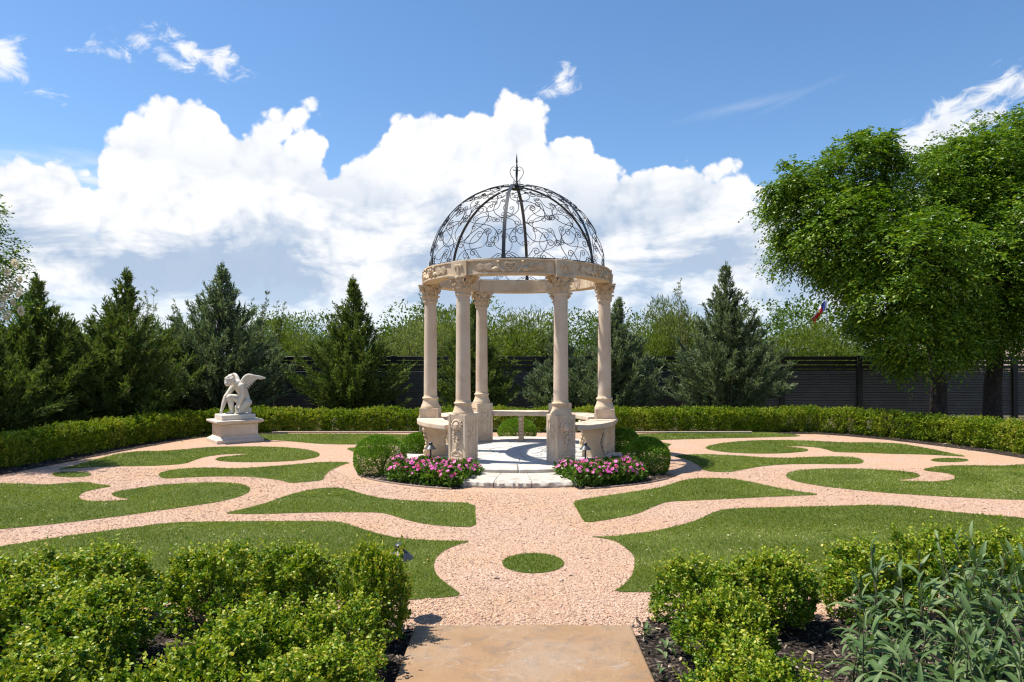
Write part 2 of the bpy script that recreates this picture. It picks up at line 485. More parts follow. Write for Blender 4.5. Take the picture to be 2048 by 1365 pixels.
MAT['box_ball'] = leaf_mat('ball_leaf', [(0.0, (0.045, 0.120, 0.009)), (0.5, (0.110, 0.230, 0.015)), (0.9, (0.20, 0.33, 0.026)), (1.0, (0.30, 0.38, 0.06))], 0.5, 0.34, (1.2, 1.2, 0.35), 0.18)
MAT['cedar_green'] = leaf_mat('cedar_green', [(0.0, (0.045, 0.080, 0.016)), (0.5, (0.105, 0.160, 0.034)), (0.9, (0.20, 0.245, 0.065)), (1.0, (0.30, 0.26, 0.10))], 0.7, 0.28, (1.1, 1.2, 0.45), 0.1)
MAT['cedar_blue'] = leaf_mat('cedar_blue', [(0.0, (0.060, 0.095, 0.048)), (0.5, (0.145, 0.195, 0.105)), (0.9, (0.26, 0.31, 0.17)), (1.0, (0.34, 0.33, 0.18))], 0.7, 0.28, (1.1, 1.2, 0.6), 0.1)
MAT['tree_leaf'] = leaf_mat('tree_leaf', [(0.0, (0.038, 0.095, 0.005)), (0.45, (0.092, 0.185, 0.010)), (0.85, (0.19, 0.30, 0.016)), (1.0, (0.32, 0.38, 0.05))], 0.4, 0.28, (1.3, 1.3, 0.28), 0.3)
MAT['wild_leaf'] = leaf_mat('wild_leaf', [(0.0, (0.055, 0.100, 0.012)), (0.5, (0.115, 0.175, 0.022)), (1.0, (0.21, 0.24, 0.055))], 0.6, 0.38, (1.2, 1.2, 0.35), 0.12)
MAT['pale_leaf'] = leaf_mat('pale_leaf', [(0.0, (0.08, 0.125, 0.030)), (0.5, (0.165, 0.21, 0.060)), (1.0, (0.26, 0.27, 0.11))], 0.6, 0.38, (1.2, 1.2, 0.45), 0.12)
MAT['wood_leaf'] = leaf_mat('far_tree_leaf', [(0.0, (0.036, 0.080, 0.009)), (0.5, (0.072, 0.140, 0.014)), (1.0, (0.15, 0.20, 0.026))], 0.6, 0.38, (1.2, 1.2, 0.35), 0.12)
MAT['flower_leaf'] = leaf_mat('flower_leaf', [(0.0, (0.035, 0.090, 0.010)), (0.6, (0.085, 0.180, 0.018)), (1.0, (0.17, 0.26, 0.04))], 0.45, 0.34, (1.2, 1.2, 0.35), 0.25)
MAT['box_tip'] = leaf_mat('boxwood_new_growth', [(0.0, (0.11, 0.21, 0.010)), (0.4, (0.22, 0.31, 0.016)), (0.8, (0.38, 0.42, 0.03)), (1.0, (0.54, 0.47, 0.10))], 0.42, 0.30, (1.3, 1.25, 0.35), 0.28)
MAT['lance_leaf'] = None
def lance():
    k = M_('lance_leaf')
    oi = k.N.new('ShaderNodeObjectInfo')
    v = k.coords(); n = k.noise(k.scale(v, (60, 6, 6)), 1.0, 3)
    c = k.ramp(oi.outputs['Random'], [(0.0, (0.062, 0.115, 0.034)), (0.6, (0.120, 0.190, 0.065)), (1.0, (0.22, 0.28, 0.12))])
    c = k.mix(k.math('MULTIPLY', n, 0.5), c, k.mix(1.0, c, (0.6, 0.65, 0.6), 'MULTIPLY'))
    k.color(c).set(rough=0.48, spec=0.22)
    tr = k.N.new('ShaderNodeBsdfTranslucent'); k.L.new(k.mix(1.0, c, (1.1, 1.2, 0.5), 'MULTIPLY'), tr.inputs[0])
    mx = k.N.new('ShaderNodeMixShader'); mx.inputs[0].default_value = 0.25
    k.L.new(k.b.outputs[0], mx.inputs[1]); k.L.new(tr.outputs[0], mx.inputs[2]); k.L.new(mx.outputs[0], k.out.inputs[0])
    return k.m
MAT['lance_leaf'] = lance()
def petal(name, c):
    k = M_(name); k.set(color=c, rough=0.55, spec=0.3)
    tr = k.N.new('ShaderNodeBsdfTranslucent'); tr.inputs[0].default_value = (*c, 1)
    mx = k.N.new('ShaderNodeMixShader'); mx.inputs[0].default_value = 0.3
    k.L.new(k.b.outputs[0], mx.inputs[1]); k.L.new(tr.outputs[0], mx.inputs[2]); k.L.new(mx.outputs[0], k.out.inputs[0])
    return k.m
MAT['petal_pink'] = petal('petal_pink', (0.70, 0.10, 0.38))
MAT['petal_rose'] = petal('petal_rose', (0.82, 0.24, 0.50))
MAT['petal_red'] = petal('petal_red', (0.60, 0.05, 0.16))
MAT['petal_white'] = petal('petal_white', (0.78, 0.74, 0.72))
MAT['blossom'] = leaf_mat('cream_blossom', [(0.0, (0.70, 0.58, 0.38)), (0.6, (0.84, 0.76, 0.58)), (1.0, (0.88, 0.84, 0.74))], 0.7, 0.45, (1, 1, 0.9), 0.2)

def gravel_mat():
    k = M_('pink_gravel')
    v = k.coords(False)
    big = k.noise(v, 0.9, 4, 0.6); mid = k.noise(v, 7.0, 4, 0.6)
    vo = k.vor(v, 95.0); vo2 = k.vor(v, 48.0)
    cell = k.N.new('ShaderNodeSeparateColor'); k.L.new(vo.outputs['Color'], cell.inputs[0])
    c = k.ramp(cell.outputs[0], [(0.0, (0.40, 0.25, 0.17)), (0.3, (0.50, 0.325, 0.23)), (0.65, (0.55, 0.37, 0.27)), (0.92, (0.59, 0.42, 0.32)), (1.0, (0.66, 0.54, 0.44))])
    c = k.mix(k.ramp(big, [(0.35, (0, 0, 0)), (0.7, (1, 1, 1))]), c, k.mix(1.0, c, (1.02, 0.96, 0.80), 'MULTIPLY'))
    c = k.mix(k.math('MULTIPLY', mid, 0.35), c, k.mix(1.0, c, (0.78, 0.72, 0.68), 'MULTIPLY'))
    h = k.math('SUBTRACT', 1.0, k.math('ADD', vo.outputs['Distance'], k.math('MULTIPLY', vo2.outputs['Distance'], 0.7)))
    k.color(c).set(rough=0.9, spec=0.2).bump(h, 0.8, 0.012)
    return k.m
MAT['gravel'] = gravel_mat()
def pebble_mat():
    k = M_('gravel_stone')
    g = k.N.new('ShaderNodeNewGeometry')
    c = k.ramp(g.outputs['Random Per Island'], [(0.0, (0.38, 0.23, 0.15)), (0.25, (0.50, 0.325, 0.23)), (0.7, (0.57, 0.385, 0.28)), (0.94, (0.61, 0.44, 0.34)), (1.0, (0.70, 0.60, 0.50))])
    k.color(c).set(rough=0.85, spec=0.25); return k.m
MAT['pebble'] = pebble_mat()
def turf_mat():
    k = M_('turf_thatch'); v = k.coords(False)
    n = k.noise(v, 60.0, 4, 0.7); b = k.noise(v, 1.6, 4, 0.6)
    c = k.ramp(n, [(0.3, (0.060, 0.085, 0.012)), (0.6, (0.11, 0.145, 0.022)), (0.8, (0.18, 0.18, 0.05))])
    c = k.mix(k.ramp(b, [(0.35, (0, 0, 0)), (0.65, (1, 1, 1))]), c, k.mix(1.0, c, (0.8, 0.85, 0.8), 'MULTIPLY'))
    k.color(c).set(rough=0.8, spec=0.2).bump(n, 0.8, 0.02); return k.m
MAT['turf'] = turf_mat()
MAT['blade'] = leaf_mat('turf_blade', [(0.0, (0.090, 0.138, 0.012)), (0.4, (0.175, 0.228, 0.024)), (0.75, (0.245, 0.285, 0.046)), (0.93, (0.37, 0.37, 0.12)), (1.0, (0.60, 0.55, 0.32))], 0.65, 0.34, (1.1, 1.15, 0.35), 0.12, patch=0.4)
def mulch_mat():
    k = M_('mulch'); v = k.coords(False)
    n = k.noise(v, 40.0, 5, 0.7); vo = k.vor(k.scale(v, (1, 1.6, 1)), 45.0)
    sp = k.N.new('ShaderNodeSeparateColor'); k.L.new(vo.outputs['Color'], sp.inputs[0])
    c = k.ramp(sp.outputs[0], [(0.0, (0.018, 0.013, 0.010)), (0.6, (0.050, 0.038, 0.030)), (0.9, (0.12, 0.09, 0.07)), (1.0, (0.26, 0.20, 0.15))])
    k.color(c).set(rough=0.95, spec=0.15).bump(k.math('ADD', n, vo.outputs['Distance']), 1.0, 0.03); return k.m
MAT['mulch'] = mulch_mat()
def chip_mat():
    k = M_('mulch_chip'); g = k.N.new('ShaderNodeNewGeometry')
    c = k.ramp(g.outputs['Random Per Island'], [(0.0, (0.016, 0.012, 0.009)), (0.55, (0.050, 0.038, 0.030)), (0.82, (0.13, 0.10, 0.08)), (0.95, (0.28, 0.22, 0.17)), (1.0, (0.48, 0.38, 0.26))])
    k.color(c).set(rough=0.9, spec=0.2); return k.m
MAT['chip'] = chip_mat()
def litter_mat():
    k = M_('dry_leaf'); g = k.N.new('ShaderNodeNewGeometry')
    c = k.ramp(g.outputs['Random Per Island'], [(0.0, (0.45, 0.36, 0.22)), (0.6, (0.60, 0.50, 0.34)), (1.0, (0.30, 0.15, 0.06))])
    k.color(c).set(rough=0.8); return k.m
MAT['litter'] = litter_mat()
def slab_mat():
    k = M_('stamped_concrete'); v = k.coords(False)
    n1 = k.noise(v, 2.4, 7, 0.65, 0.6); n2 = k.noise(v, 9.0, 6, 0.7, 0.3); n3 = k.noise(v, 70.0, 4, 0.7)
    c = k.ramp(n1, [(0.3, (0.30, 0.175, 0.085)), (0.5, (0.34, 0.215, 0.12)), (0.72, (0.33, 0.25, 0.18))])
    st = k.ramp(n2, [(0.48, (0, 0, 0)), (0.72, (1, 1, 1))])
    c = k.mix(k.math('MULTIPLY', st, 0.65), c, (0.16, 0.135, 0.115))
    c = k.mix(k.math('MULTIPLY', n3, 0.45), c, k.mix(1.0, c, (0.62, 0.6, 0.58), 'MULTIPLY'))
    wv = k.noise(k.scale(v, (1, 2.6, 1)), 1.3, 5, 0.55, 1.2)
    crack = k.math('ABSOLUTE', k.math('SUBTRACT', wv, 0.5))
    cr = k.ramp(crack, [(0.0, (1, 1, 1)), (0.012, (0, 0, 0))])
    c = k.mix(k.math('MULTIPLY', k.math('MULTIPLY', cr, k.ramp(n2, [(0.4, (0, 0, 0)), (0.6, (1, 1, 1))])), 0.3), c, (0.58, 0.50, 0.42))
    h = k.math('ADD', k.math('MULTIPLY', n1, 1.0), k.math('ADD', k.math('MULTIPLY', n2, 0.5), k.math('MULTIPLY', n3, 0.12)))
    k.color(c).set(rough=0.72, spec=0.3).bump(h, 0.5, 0.03); return k.m
MAT['slab'] = slab_mat()
MAT['soil'] = plain_mat('soil', (0.10, 0.085, 0.05), 0.95, 0, 0.1, 0.5, 1.2, 0.6)
MAT['edging'] = plain_mat('edging', (0.46, 0.36, 0.28), 0.85, 0, 0.2, 0.3, 6.0)
MAT['edging_dark'] = plain_mat('edging_dark', (0.24, 0.18, 0.14), 0.8, 0, 0.2, 0.3, 6.0)
MAT['house_wall'] = plain_mat('house_wall', (0.62, 0.52, 0.44), 0.9)
MAT['house_roof'] = plain_mat('house_roof', (0.36, 0.27, 0.21), 0.9, 0, 0.2, 0.25, 4.0)
MAT['flag_red'] = plain_mat('flag_red', (0.55, 0.012, 0.018), 0.7, var=0.1)
MAT['flag_blue'] = plain_mat('flag_blue', (0.012, 0.03, 0.22), 0.7, var=0.1)
MAT['flag_white'] = plain_mat('flag_white', (0.75, 0.75, 0.75), 0.7, var=0.05)
MAT['pole_white'] = plain_mat('pole_white', (0.55, 0.56, 0.57), 0.5, var=0.05)
# ------------------------------------------------------------------ ground, gravel, lawns
def ground_z(y): 
    t = min(max((y - 20.0) / 25.0, 0), 1)
    return -2.2 * t * t * (3 - 2 * t)

def build_ground():
    xs = np.array([-600, -200, -80, -40, -20, -10, 0, 10, 20, 40, 80, 200, 600.0])
    ys = np.array([-60, -5, 0, 5, 10, 15, 19, 21, 23, 25, 27, 30, 33, 36, 40, 45, 60, 120, 300, 900.0])
    V = [(x, y, ground_z(y) - 0.004) for y in ys for x in xs]
    n = len(xs)
    F = [(j * n + i, j * n + i + 1, (j + 1) * n + i + 1, (j + 1) * n + i) for j in range(len(ys) - 1) for i in range(n - 1)]
    ob('ground', mesh_np('ground', V, F), MAT['soil'], label='brown soil ground under the trees and beyond the fence', cat='ground', kind='structure')
build_ground()

def sheet(name, poly, z, mat, **kw):
    g = G(); g.V = [(p[0], p[1], z) for p in poly]
    me = bpy.data.meshes.new(name)
    bm = bmesh.new()
    vs = [bm.verts.new(v) for v in g.V]
    f = bm.faces.new(vs)
    f.normal_update()
    if f.normal.z < 0: f.normal_flip(); f.normal_update()
    bmesh.ops.triangulate(bm, faces=bm.faces)
    bmesh.ops.recalc_face_normals(bm, faces=bm.faces)
    if sum(f.normal.z * f.calc_area() for f in bm.faces) < 0: bmesh.ops.reverse_faces(bm, faces=bm.faces)
    bm.to_mesh(me); bm.free()
    return ob(name, me, mat, **kw)

HEDGE_L = [(-7.35, 7.6), (-7.30, 9.0), (-7.12, 10.4), (-6.95, 11.6), (-6.72, 12.8), (-6.35, 13.75), (-5.6, 14.2), (-4.6, 14.3)]
HEDGE_B = [(-4.45, 14.3), (0.0, 14.34), (5.3, 14.32)]
HEDGE_R = [(5.45, 14.35), (6.3, 14.3), (6.95, 13.85), (7.55, 13.05), (8.0, 12.1), (8.3, 11.2), (8.45, 10.2), (8.5, 9.2)]

GRAVEL = [(-8.2, 3.97), (-7.3, 7.6), (-7.25, 9.0), (-7.05, 10.4), (-6.85, 11.7), (-6.6, 12.9), (-6.2, 13.8), (-5.4, 14.15), (5.4, 14.2), (6.3, 14.15), (6.85, 13.7), (7.4, 12.9), (7.85, 12.0), (8.1, 11.1), (8.3, 10.0), (8.6, 7.5), (8.9, 3.97), (0.76, 3.97), (0.73, 3.78), (-0.61, 3.78), (-0.64, 3.97)]
sheet('gravel_path', GRAVEL, 0.004, MAT['gravel'], label='pink crushed gravel filling the paths between the lawn shapes', cat='gravel', kind='structure')
sheet('mulch_bed', [(-6, -1.0), (6, -1.0), (6, 3.97), (-6, 3.97)], 0.002, MAT['mulch'], label='dark bark mulch around the foreground shrubs', cat='mulch', kind='structure')

def ribbon(path, w0, w1, z):
    pts = [Vector((*p, 0)) for p in path]
    A, B = [], []
    for i, p in enumerate(pts):
        t = (pts[min(i + 1, len(pts) - 1)] - pts[max(i - 1, 0)]).normalized()
        n = Vector((-t.y, t.x, 0))
        A.append((p + n * w0).to_2d()); B.append((p + n * w1).to_2d())
    return A + B[::-1]
for path, side in ((HEDGE_L, 'left'), (HEDGE_R, 'right')):
    sheet('hedge_bed', ribbon(path, -0.62, 0.5, 0), 0.009, MAT['mulch'], label='narrow mulch strip under the curving hedge on the %s' % side, cat='mulch', kind='structure')

def chaikin(p, k=1, q=0.22):
    for _ in range(k):
        o = []
        for i in range(len(p)):
            a, b = p[i], p[(i + 1) % len(p)]
            o.append((a[0] * (1 - q) + b[0] * q, a[1] * (1 - q) + b[1] * q)); o.append((a[0] * q + b[0] * (1 - q), a[1] * q + b[1] * (1 - q)))
        p = o
    return p

# outlines in photograph pixels halved from an enlargement: (x / 2 + x0, y / 2 + 840), laid back on the ground plan
def outl(pts, x0): return [gp(x / 2 + x0, 840 + y / 2) for x, y in pts]
def oval(cx, cy, rx, ry, x0): return [gp(x0 + (cx + rx * math.cos(a)) / 2, 840 + (cy + ry * math.sin(a)) / 2) for a in np.linspace(0, 2 * math.pi, 24, endpoint=False)]
LAWNS = [
 ('broad lawn panel behind the left foreground boxwoods', outl([(-700, 640), (-300, 562), (0, 510), (200, 478), (400, 450), (560, 430), (640, 418), (760, 411), (1000, 409), (1200, 408), (1340, 409), (1385, 418), (1450, 440), (1560, 472), (1680, 484), (1800, 488), (1885, 489), (1840, 500), (1790, 518), (1745, 550), (1732, 590), (1750, 630), (1800, 670), (1850, 705), (1800, 712), (1700, 720), (1640, 724), (1000, 728), (0, 732), (-700, 732)], 0)),
 ('scroll-shaped lawn on the left with gravel curl cut in', outl([(-300, 250), (0, 255), (100, 260), (200, 262), (300, 252), (350, 252), (400, 262), (455, 267), (380, 280), (330, 293), (312, 313), (335, 326), (400, 330), (470, 326), (530, 320), (480, 315), (450, 305), (445, 298), (470, 288), (560, 275), (640, 263), (760, 255), (880, 252), (960, 258), (1000, 272), (1000, 290), (960, 310), (880, 330), (760, 348), (640, 365), (500, 385), (400, 398), (260, 415), (120, 430), (0, 440), (-300, 470)], 0)),
 ('small oval lawn dot at the far left of the gravel', oval(287, 221, 78, 11, 0)),
 ('far left scroll lawn lying in front of the statue', outl([(215, 203), (300, 185), (400, 155), (480, 135), (560, 127), (650, 127), (760, 118), (850, 110), (1000, 108), (1150, 112), (1240, 122), (1282, 138), (1270, 152), (1200, 164), (1100, 170), (980, 172), (880, 168), (858, 160), (880, 151), (930, 145), (1000, 139), (960, 137), (880, 141), (820, 150), (780, 162), (740, 178), (640, 185), (540, 188), (450, 188), (330, 193)], 0)),
 ('wavy lawn strip left of the ball shrub', outl([(630, 222), (650, 210), (700, 200), (780, 194), (840, 193), (930, 197), (1000, 194), (1100, 187), (1200, 178), (1300, 170), (1410, 172), (1370, 182), (1320, 205), (1300, 225), (1290, 245), (1230, 250), (1160, 256), (1130, 246), (1080, 238), (1000, 230), (900, 228), (800, 230), (720, 234), (650, 238)], 0)),
 ('wing-shaped lawn left of the centre path', outl([(890, 378), (960, 362), (1050, 340), (1120, 315), (1200, 290), (1280, 276), (1350, 273), (1390, 280), (1450, 300), (1530, 317), (1620, 325), (1750, 331), (1900, 336), (1902, 385), (1906, 432), (1800, 430), (1700, 420), (1620, 402), (1560, 382), (1520, 373), (1400, 372), (1250, 373), (1100, 378), (1000, 380)], 0)),
 ('long narrow lawn along the back hedge behind the statue', outl([(670, 78), (720, 60), (850, 58), (1000, 57), (1640, 57), (1700, 75), (1640, 92), (1570, 97), (1480, 100), (1330, 100), (1240, 95), (1150, 86), (1040, 80), (840, 70), (760, 75)], 0)),
 ('lawn scrap beside the left ball shrubs', outl([(1380, 115), (1440, 111), (1560, 112), (1560, 150), (1450, 152), (1420, 133)], 0)),
 ('broad lawn panel behind the right foreground boxwoods', outl([(305, 470), (400, 470), (480, 460), (560, 450), (650, 430), (740, 405), (800, 375), (850, 360), (950, 355), (1100, 352), (1300, 347), (1450, 343), (1560, 347), (1700, 365), (1850, 380), (2048, 395), (2600, 450), (2800, 640), (2800, 700), (1200, 698), (580, 693), (400, 692), (440, 670), (475, 640), (490, 590), (490, 550), (460, 520), (420, 490), (370, 477)], 1024)),
 ('scroll-shaped lawn on the right with gravel curl cut in', outl([(2400, 168), (2048, 180), (1960, 186), (1850, 184), (1720, 185), (1640, 200), (1660, 207), (1740, 215), (1775, 228), (1765, 242), (1700, 250), (1600, 248), (1530, 244), (1600, 238), (1635, 228), (1620, 215), (1540, 205), (1400, 198), (1250, 197), (1150, 203), (1100, 215), (1095, 230), (1120, 245), (1200, 262), (1320, 278), (1500, 295), (1700, 308), (1900, 318), (2048, 323), (2400, 330)], 1024)),
 ('small oval lawn dot at the far right of the gravel', oval(1750, 163, 76, 8, 1024)),
 ('far right scroll lawn before the hedge', outl([(1830, 150), (1740, 132), (1650, 113), (1560, 97), (1450, 92), (1330, 93), (1200, 85), (1050, 82), (920, 86), (820, 97), (768, 112), (790, 122), (860, 132), (960, 137), (1090, 136), (1180, 128), (1187, 120), (1150, 113), (1075, 109), (1150, 107), (1220, 112), (1260, 121), (1290, 131), (1400, 133), (1520, 138), (1640, 140), (1740, 145)], 1024)),
 ('wavy lawn strip right of the ball shrub', outl([(640, 146), (750, 138), (900, 145), (1000, 152), (1100, 155), (1200, 150), (1300, 148), (1380, 152), (1408, 165), (1400, 177), (1330, 180), (1200, 178), (1080, 180), (980, 190), (900, 207), (860, 212), (770, 208), (750, 185), (700, 160)], 1024)),
 ('wing-shaped lawn right of the centre path', outl([(240, 330), (300, 317), (400, 303), (500, 288), (600, 272), (660, 250), (720, 237), (800, 235), (880, 237), (950, 250), (1050, 272), (1150, 290), (1240, 302), (1150, 306), (1000, 312), (850, 320), (700, 326), (620, 330), (570, 348), (500, 380), (400, 400), (310, 413), (285, 410), (265, 370)], 1024)),
 ('long narrow lawn along the back hedge right of the gazebo', outl([(440, 62), (500, 58), (700, 52), (1000, 50), (1120, 58), (1165, 68), (1000, 72), (800, 76), (600, 82), (440, 84)], 1024)),
 ('lawn scrap beside the right ball shrubs', outl([(470, 95), (645, 93), (610, 120), (590, 126), (470, 126)], 1024)),
 ('thin lawn sliver at the foot of the right hedge', outl([(1120, 48), (1200, 43), (1320, 46), (1300, 54), (1180, 54)], 1024)),
 ('round lawn dot in the middle of the entrance path', oval(85, 577, 124, 40, 1024)),
]
LAWNS = [(l, chaikin(p) if len(p) != 24 or 'dot' not in l else p) for l, p in LAWNS]

def in_poly(X, Y, poly):
    c = np.zeros(len(X), dtype=bool)
    n = len(poly)
    for i in range(n):
        x0, y0 = poly[i]; x1, y1 = poly[(i + 1) % n]
        if y0 == y1: continue
        c ^= ((y0 > Y) != (y1 > Y)) & (X < (x1 - x0) * (Y - y0) / (y1 - y0) + x0)
    return c

def build_lawns():
    rng = np.random.default_rng(3)
    allP = []
    for lab, poly in LAWNS:
        sheet('lawn', poly, 0.008, MAT['turf'], label='artificial turf, ' + lab, cat='lawn', group='turf shapes set into the gravel', kind='structure')
        A = np.array(poly)
        x0, y0 = A.min(0); x1, y1 = A.max(0)
        x0 = max(x0, -8.5); x1 = min(x1, 8.8)
        n = int((x1 - x0) * (y1 - y0) * 15000)
        X = rng.uniform(x0, x1, n); Y = rng.uniform(y0, y1, n)
        keep = rng.uniform(size=n) < np.minimum(1.0, (4.6 / Y) ** 1.9)
        keep &= np.abs(X) < 0.80 * Y + 0.4
        X, Y = X[keep], Y[keep]
        k = in_poly(X, Y, poly)
        allP.append(np.stack([X[k], Y[k], np.full(k.sum(), 0.007)], 1))
    P = np.concatenate(allP)
    n = len(P)
    k = np.maximum(1.0, P[:, 1] / 4.6)
    # each area of pile leans its own way
    a = 2 * math.pi * vnoise(P * np.array([0.9, 0.9, 0]) + 5.0, 11) * 1.6 + vnoise(P * np.array([3.5, 3.5, 0]), 17) * 2.0
    lean = np.stack([np.cos(a), np.sin(a), np.zeros(n)], 1)
    D = lean * (0.25 + 0.75 * vnoise(P * np.array([1.7, 1.7, 0]), 5)[:, None]) + rng.normal(size=(n, 3)) * 0.45
    D[:, 2] = np.abs(D[:, 2]) + 0.75
    Nn = rdir(rng, n) + np.array([0, 0, 0.5])
    V, F = leaves(P, D, Nn, rng.uniform(0.010, 0.023, n), rng.uniform(0.0030, 0.0058, n) * k ** 1.1, BLADE)
    ob('grass', mesh_np('grass', V, F), MAT['blade'], label='short green turf pile standing on the lawn shapes', cat='grass', kind='stuff')
    # dry flecks on the turf
    sel = rng.choice(n, 700, replace=False)
    Q = P[sel] + np.array([0, 0, 0.018])
    V, F = leaves(Q, np.concatenate([rng.normal(size=(700, 2)), rng.normal(size=(700, 1)) * 0.15], 1), np.tile([0.1, 0.1, 1.0], (700, 1)) + rng.normal(size=(700, 3)) * 0.3, rng.uniform(0.012, 0.03, 700), rng.uniform(0.006, 0.014, 700), LEAF4)
    m = 420      # twigs and leaf scraps blown onto the gravel
    Y = 3.95 + 6.0 * rng.uniform(size=m) ** 1.3; X = rng.uniform(-1, 1, m) * 0.72 * Y
    k = ((X - 0.07) ** 2 + (Y - 10.5) ** 2) > 2.8 ** 2
    for lab, poly in LAWNS: k &= ~in_poly(X, Y, poly)
    X, Y = X[k], Y[k]; m = len(X)
    V2, F2 = leaves(np.stack([X, Y, np.full(m, 0.014)], 1), np.concatenate([rng.normal(size=(m, 2)), rng.normal(size=(m, 1)) * 0.08], 1), np.tile([0.1, 0.1, 1.0], (m, 1)) + rng.normal(size=(m, 3)) * 0.3, rng.uniform(0.015, 0.055, m), rng.uniform(0.003, 0.012, m), LEAF4)
    ob('leaf_scraps', mesh_np('leaf_scraps', V2, F2), MAT['chip'], label='brown twigs and leaf scraps scattered over the gravel', cat='leaf litter', kind='stuff')
    ob('leaf_litter', mesh_np('leaf_litter', V, F), MAT['litter'], label='scattered dry leaf flecks lying on the turf', cat='leaf litter', kind='stuff')
build_lawns()

def rocks(P, S, rng):
    """small crushed stones: jittered octahedra"""
    T = np.array([(1, 0, 0), (-1, 0, 0), (0, 1, 0), (0, -1, 0), (0, 0, 1), (0, 0, -1.0)])
    F = np.array([(0, 2, 4), (2, 1, 4), (1, 3, 4), (3, 0, 4), (2, 0, 5), (1, 2, 5), (3, 1, 5), (0, 3, 5)])
    n = len(P)
    V = T[None] * rng.uniform(0.6, 1.3, (n, 6, 1)) + rng.normal(size=(n, 6, 3)) * 0.22
    V[:, :, 2] *= 0.6
    a = rng.uniform(0, 6.28, n); c, s_ = np.cos(a)[:, None], np.sin(a)[:, None]
    V = np.stack([V[:, :, 0] * c - V[:, :, 1] * s_, V[:, :, 0] * s_ + V[:, :, 1] * c, V[:, :, 2]], 2)
    V = V * S[:, None, None] + P[:, None, :]
    return V.reshape(-1, 3), (F[None] + (np.arange(n) * 6)[:, None, None]).reshape(-1, 3)

def build_gravel_stones():
    rng = np.random.default_rng(5)
    n = 135000
    Y = 3.82 + 5.68 * rng.uniform(size=n) ** 1.5
    X = rng.uniform(-1, 1, n) * (0.78 * Y + 0.3)
    k = (Y > 3.97 + 0.03 * rng.normal(size=n)) | ((np.abs(X - 0.06) < 0.66) & (Y > 3.83))
    k &= ((X - 0.077) ** 2 + (Y - 10.5) ** 2) > 2.75 ** 2
    for lab, poly in LAWNS:
        k &= ~in_poly(X, Y, poly)
    k &= ~((np.abs(X - 0.06) < 0.60) & (Y < 3.82))
    X, Y = X[k], Y[k]
    S = rng.lognormal(math.log(0.0042), 0.36, len(X)) * np.maximum(1, (Y / 5) ** 0.6)
    V, F = rocks(np.stack([X, Y, 0.004 + S * 0.25], 1), S, rng)
    ob('gravel', mesh_np('gravel', V, F), MAT['pebble'], label='loose pink crushed stones lying on the gravel path', cat='gravel', kind='stuff')
build_gravel_stones()

def build_chips():
    rng = np.random.default_rng(8)
    pts = []
    n = 9000
    Y = rng.uniform(1.9, 4.02, n); X = rng.uniform(-3.2, 3.4, n)
    k = np.abs(X - 0.06) > 0.635
    pts.append(np.stack([X[k], Y[k], np.full(k.sum(), 0.008)], 1))
    for path in (HEDGE_L, HEDGE_R):
        A = np.array(path)
        m = 1200
        t = rng.uniform(0, len(A) - 1.001, m); i = t.astype(int); f = (t - i)[:, None]
        Q = A[i] * (1 - f) + A[i + 1] * f + rng.normal(size=(m, 2)) * 0.28
        pts.append(np.concatenate([Q, np.full((m, 1), 0.013)], 1))
    m = 1500       # bed round the gazebo step
    a = np.where(rng.uniform(size=m) < 0.5, 1, -1) * rng.uniform(rad(15), rad(50), m); r = rng.uniform(1.85, 2.66, m)
    pts.append(np.stack([0.077 + r * np.sin(a), 10.5 - r * np.cos(a), np.full(m, 0.014)], 1))
    P = np.concatenate(pts)
    n = len(P)
    D = np.concatenate([rng.normal(size=(n, 2)), rng.normal(size=(n, 1)) * 0.25], 1)
    Nn = np.tile([0, 0, 1.0], (n, 1)) + rng.normal(size=(n, 3)) * 0.35
    T = np.array([(-.5, 0, 0), (.5, .05, 0), (.4, 1, 0), (-.35, .92, 0), (-.4, .05, .12), (.42, .1, .12), (.3, .93, .12), (-.28, .88, .12)])
    Fq = np.array([(4, 5, 6), (4, 6, 7), (0, 1, 5), (0, 5, 4), (1, 2, 6), (1, 6, 5), (2, 3, 7), (2, 7, 6), (3, 0, 4), (3, 4, 7)])
    V, F = leaves(P, D, Nn, rng.uniform(0.015, 0.06, n), rng.uniform(0.006, 0.018, n), (T, Fq))
    ob('bark_mulch', mesh_np('bark_mulch', V, F), MAT['chip'], label='loose dark bark chips strewn over the beds', cat='mulch', kind='stuff')
build_chips()

def build_slab():
    # stamped concrete walk leading in from the camera side: slightly wavering edge
    rng = random.Random(4)
    pts = []
    for i in range(12): pts.append((-0.543 + 1.21 * i / 11, 3.825 + rng.uniform(-0.006, 0.006)))
    for i in range(1, 16): pts.append((0.667 + rng.uniform(-0.004, 0.004), 3.825 - 0.33 * i))
    for i in range(15, 0, -1): pts.append((-0.543 + rng.uniform(-0.004, 0.004), 3.825 - 0.33 * i))
    g = G().prism(pts, -0.05, 0.045)
    ob('walkway', g.mesh('walkway', smooth=True, bevel=0.014, seg=3), MAT['slab'], label='tan stamped concrete walkway slab in the foreground', cat='walkway', kind='structure')
    # dry leaf lying in the gravel
    g = G()
    x, y = gp(990, 1158)
    V, F = leaves(np.array([[0, 0, 0.0]]), np.array([[1, -0.35, 0.15]]), np.array([[0.1, 0.2, 1.0]]), [0.055], [0.026], LEAF6)
    ob('fallen_leaf', mesh_np('fallen_leaf', V, F, True), plain_mat('grey_leaf', (0.09, 0.085, 0.08)), loc=(x - 0.02, y, 0.018), label='single grey dead leaf lying on the gravel before the round turf dot', cat='leaf')
build_slab()

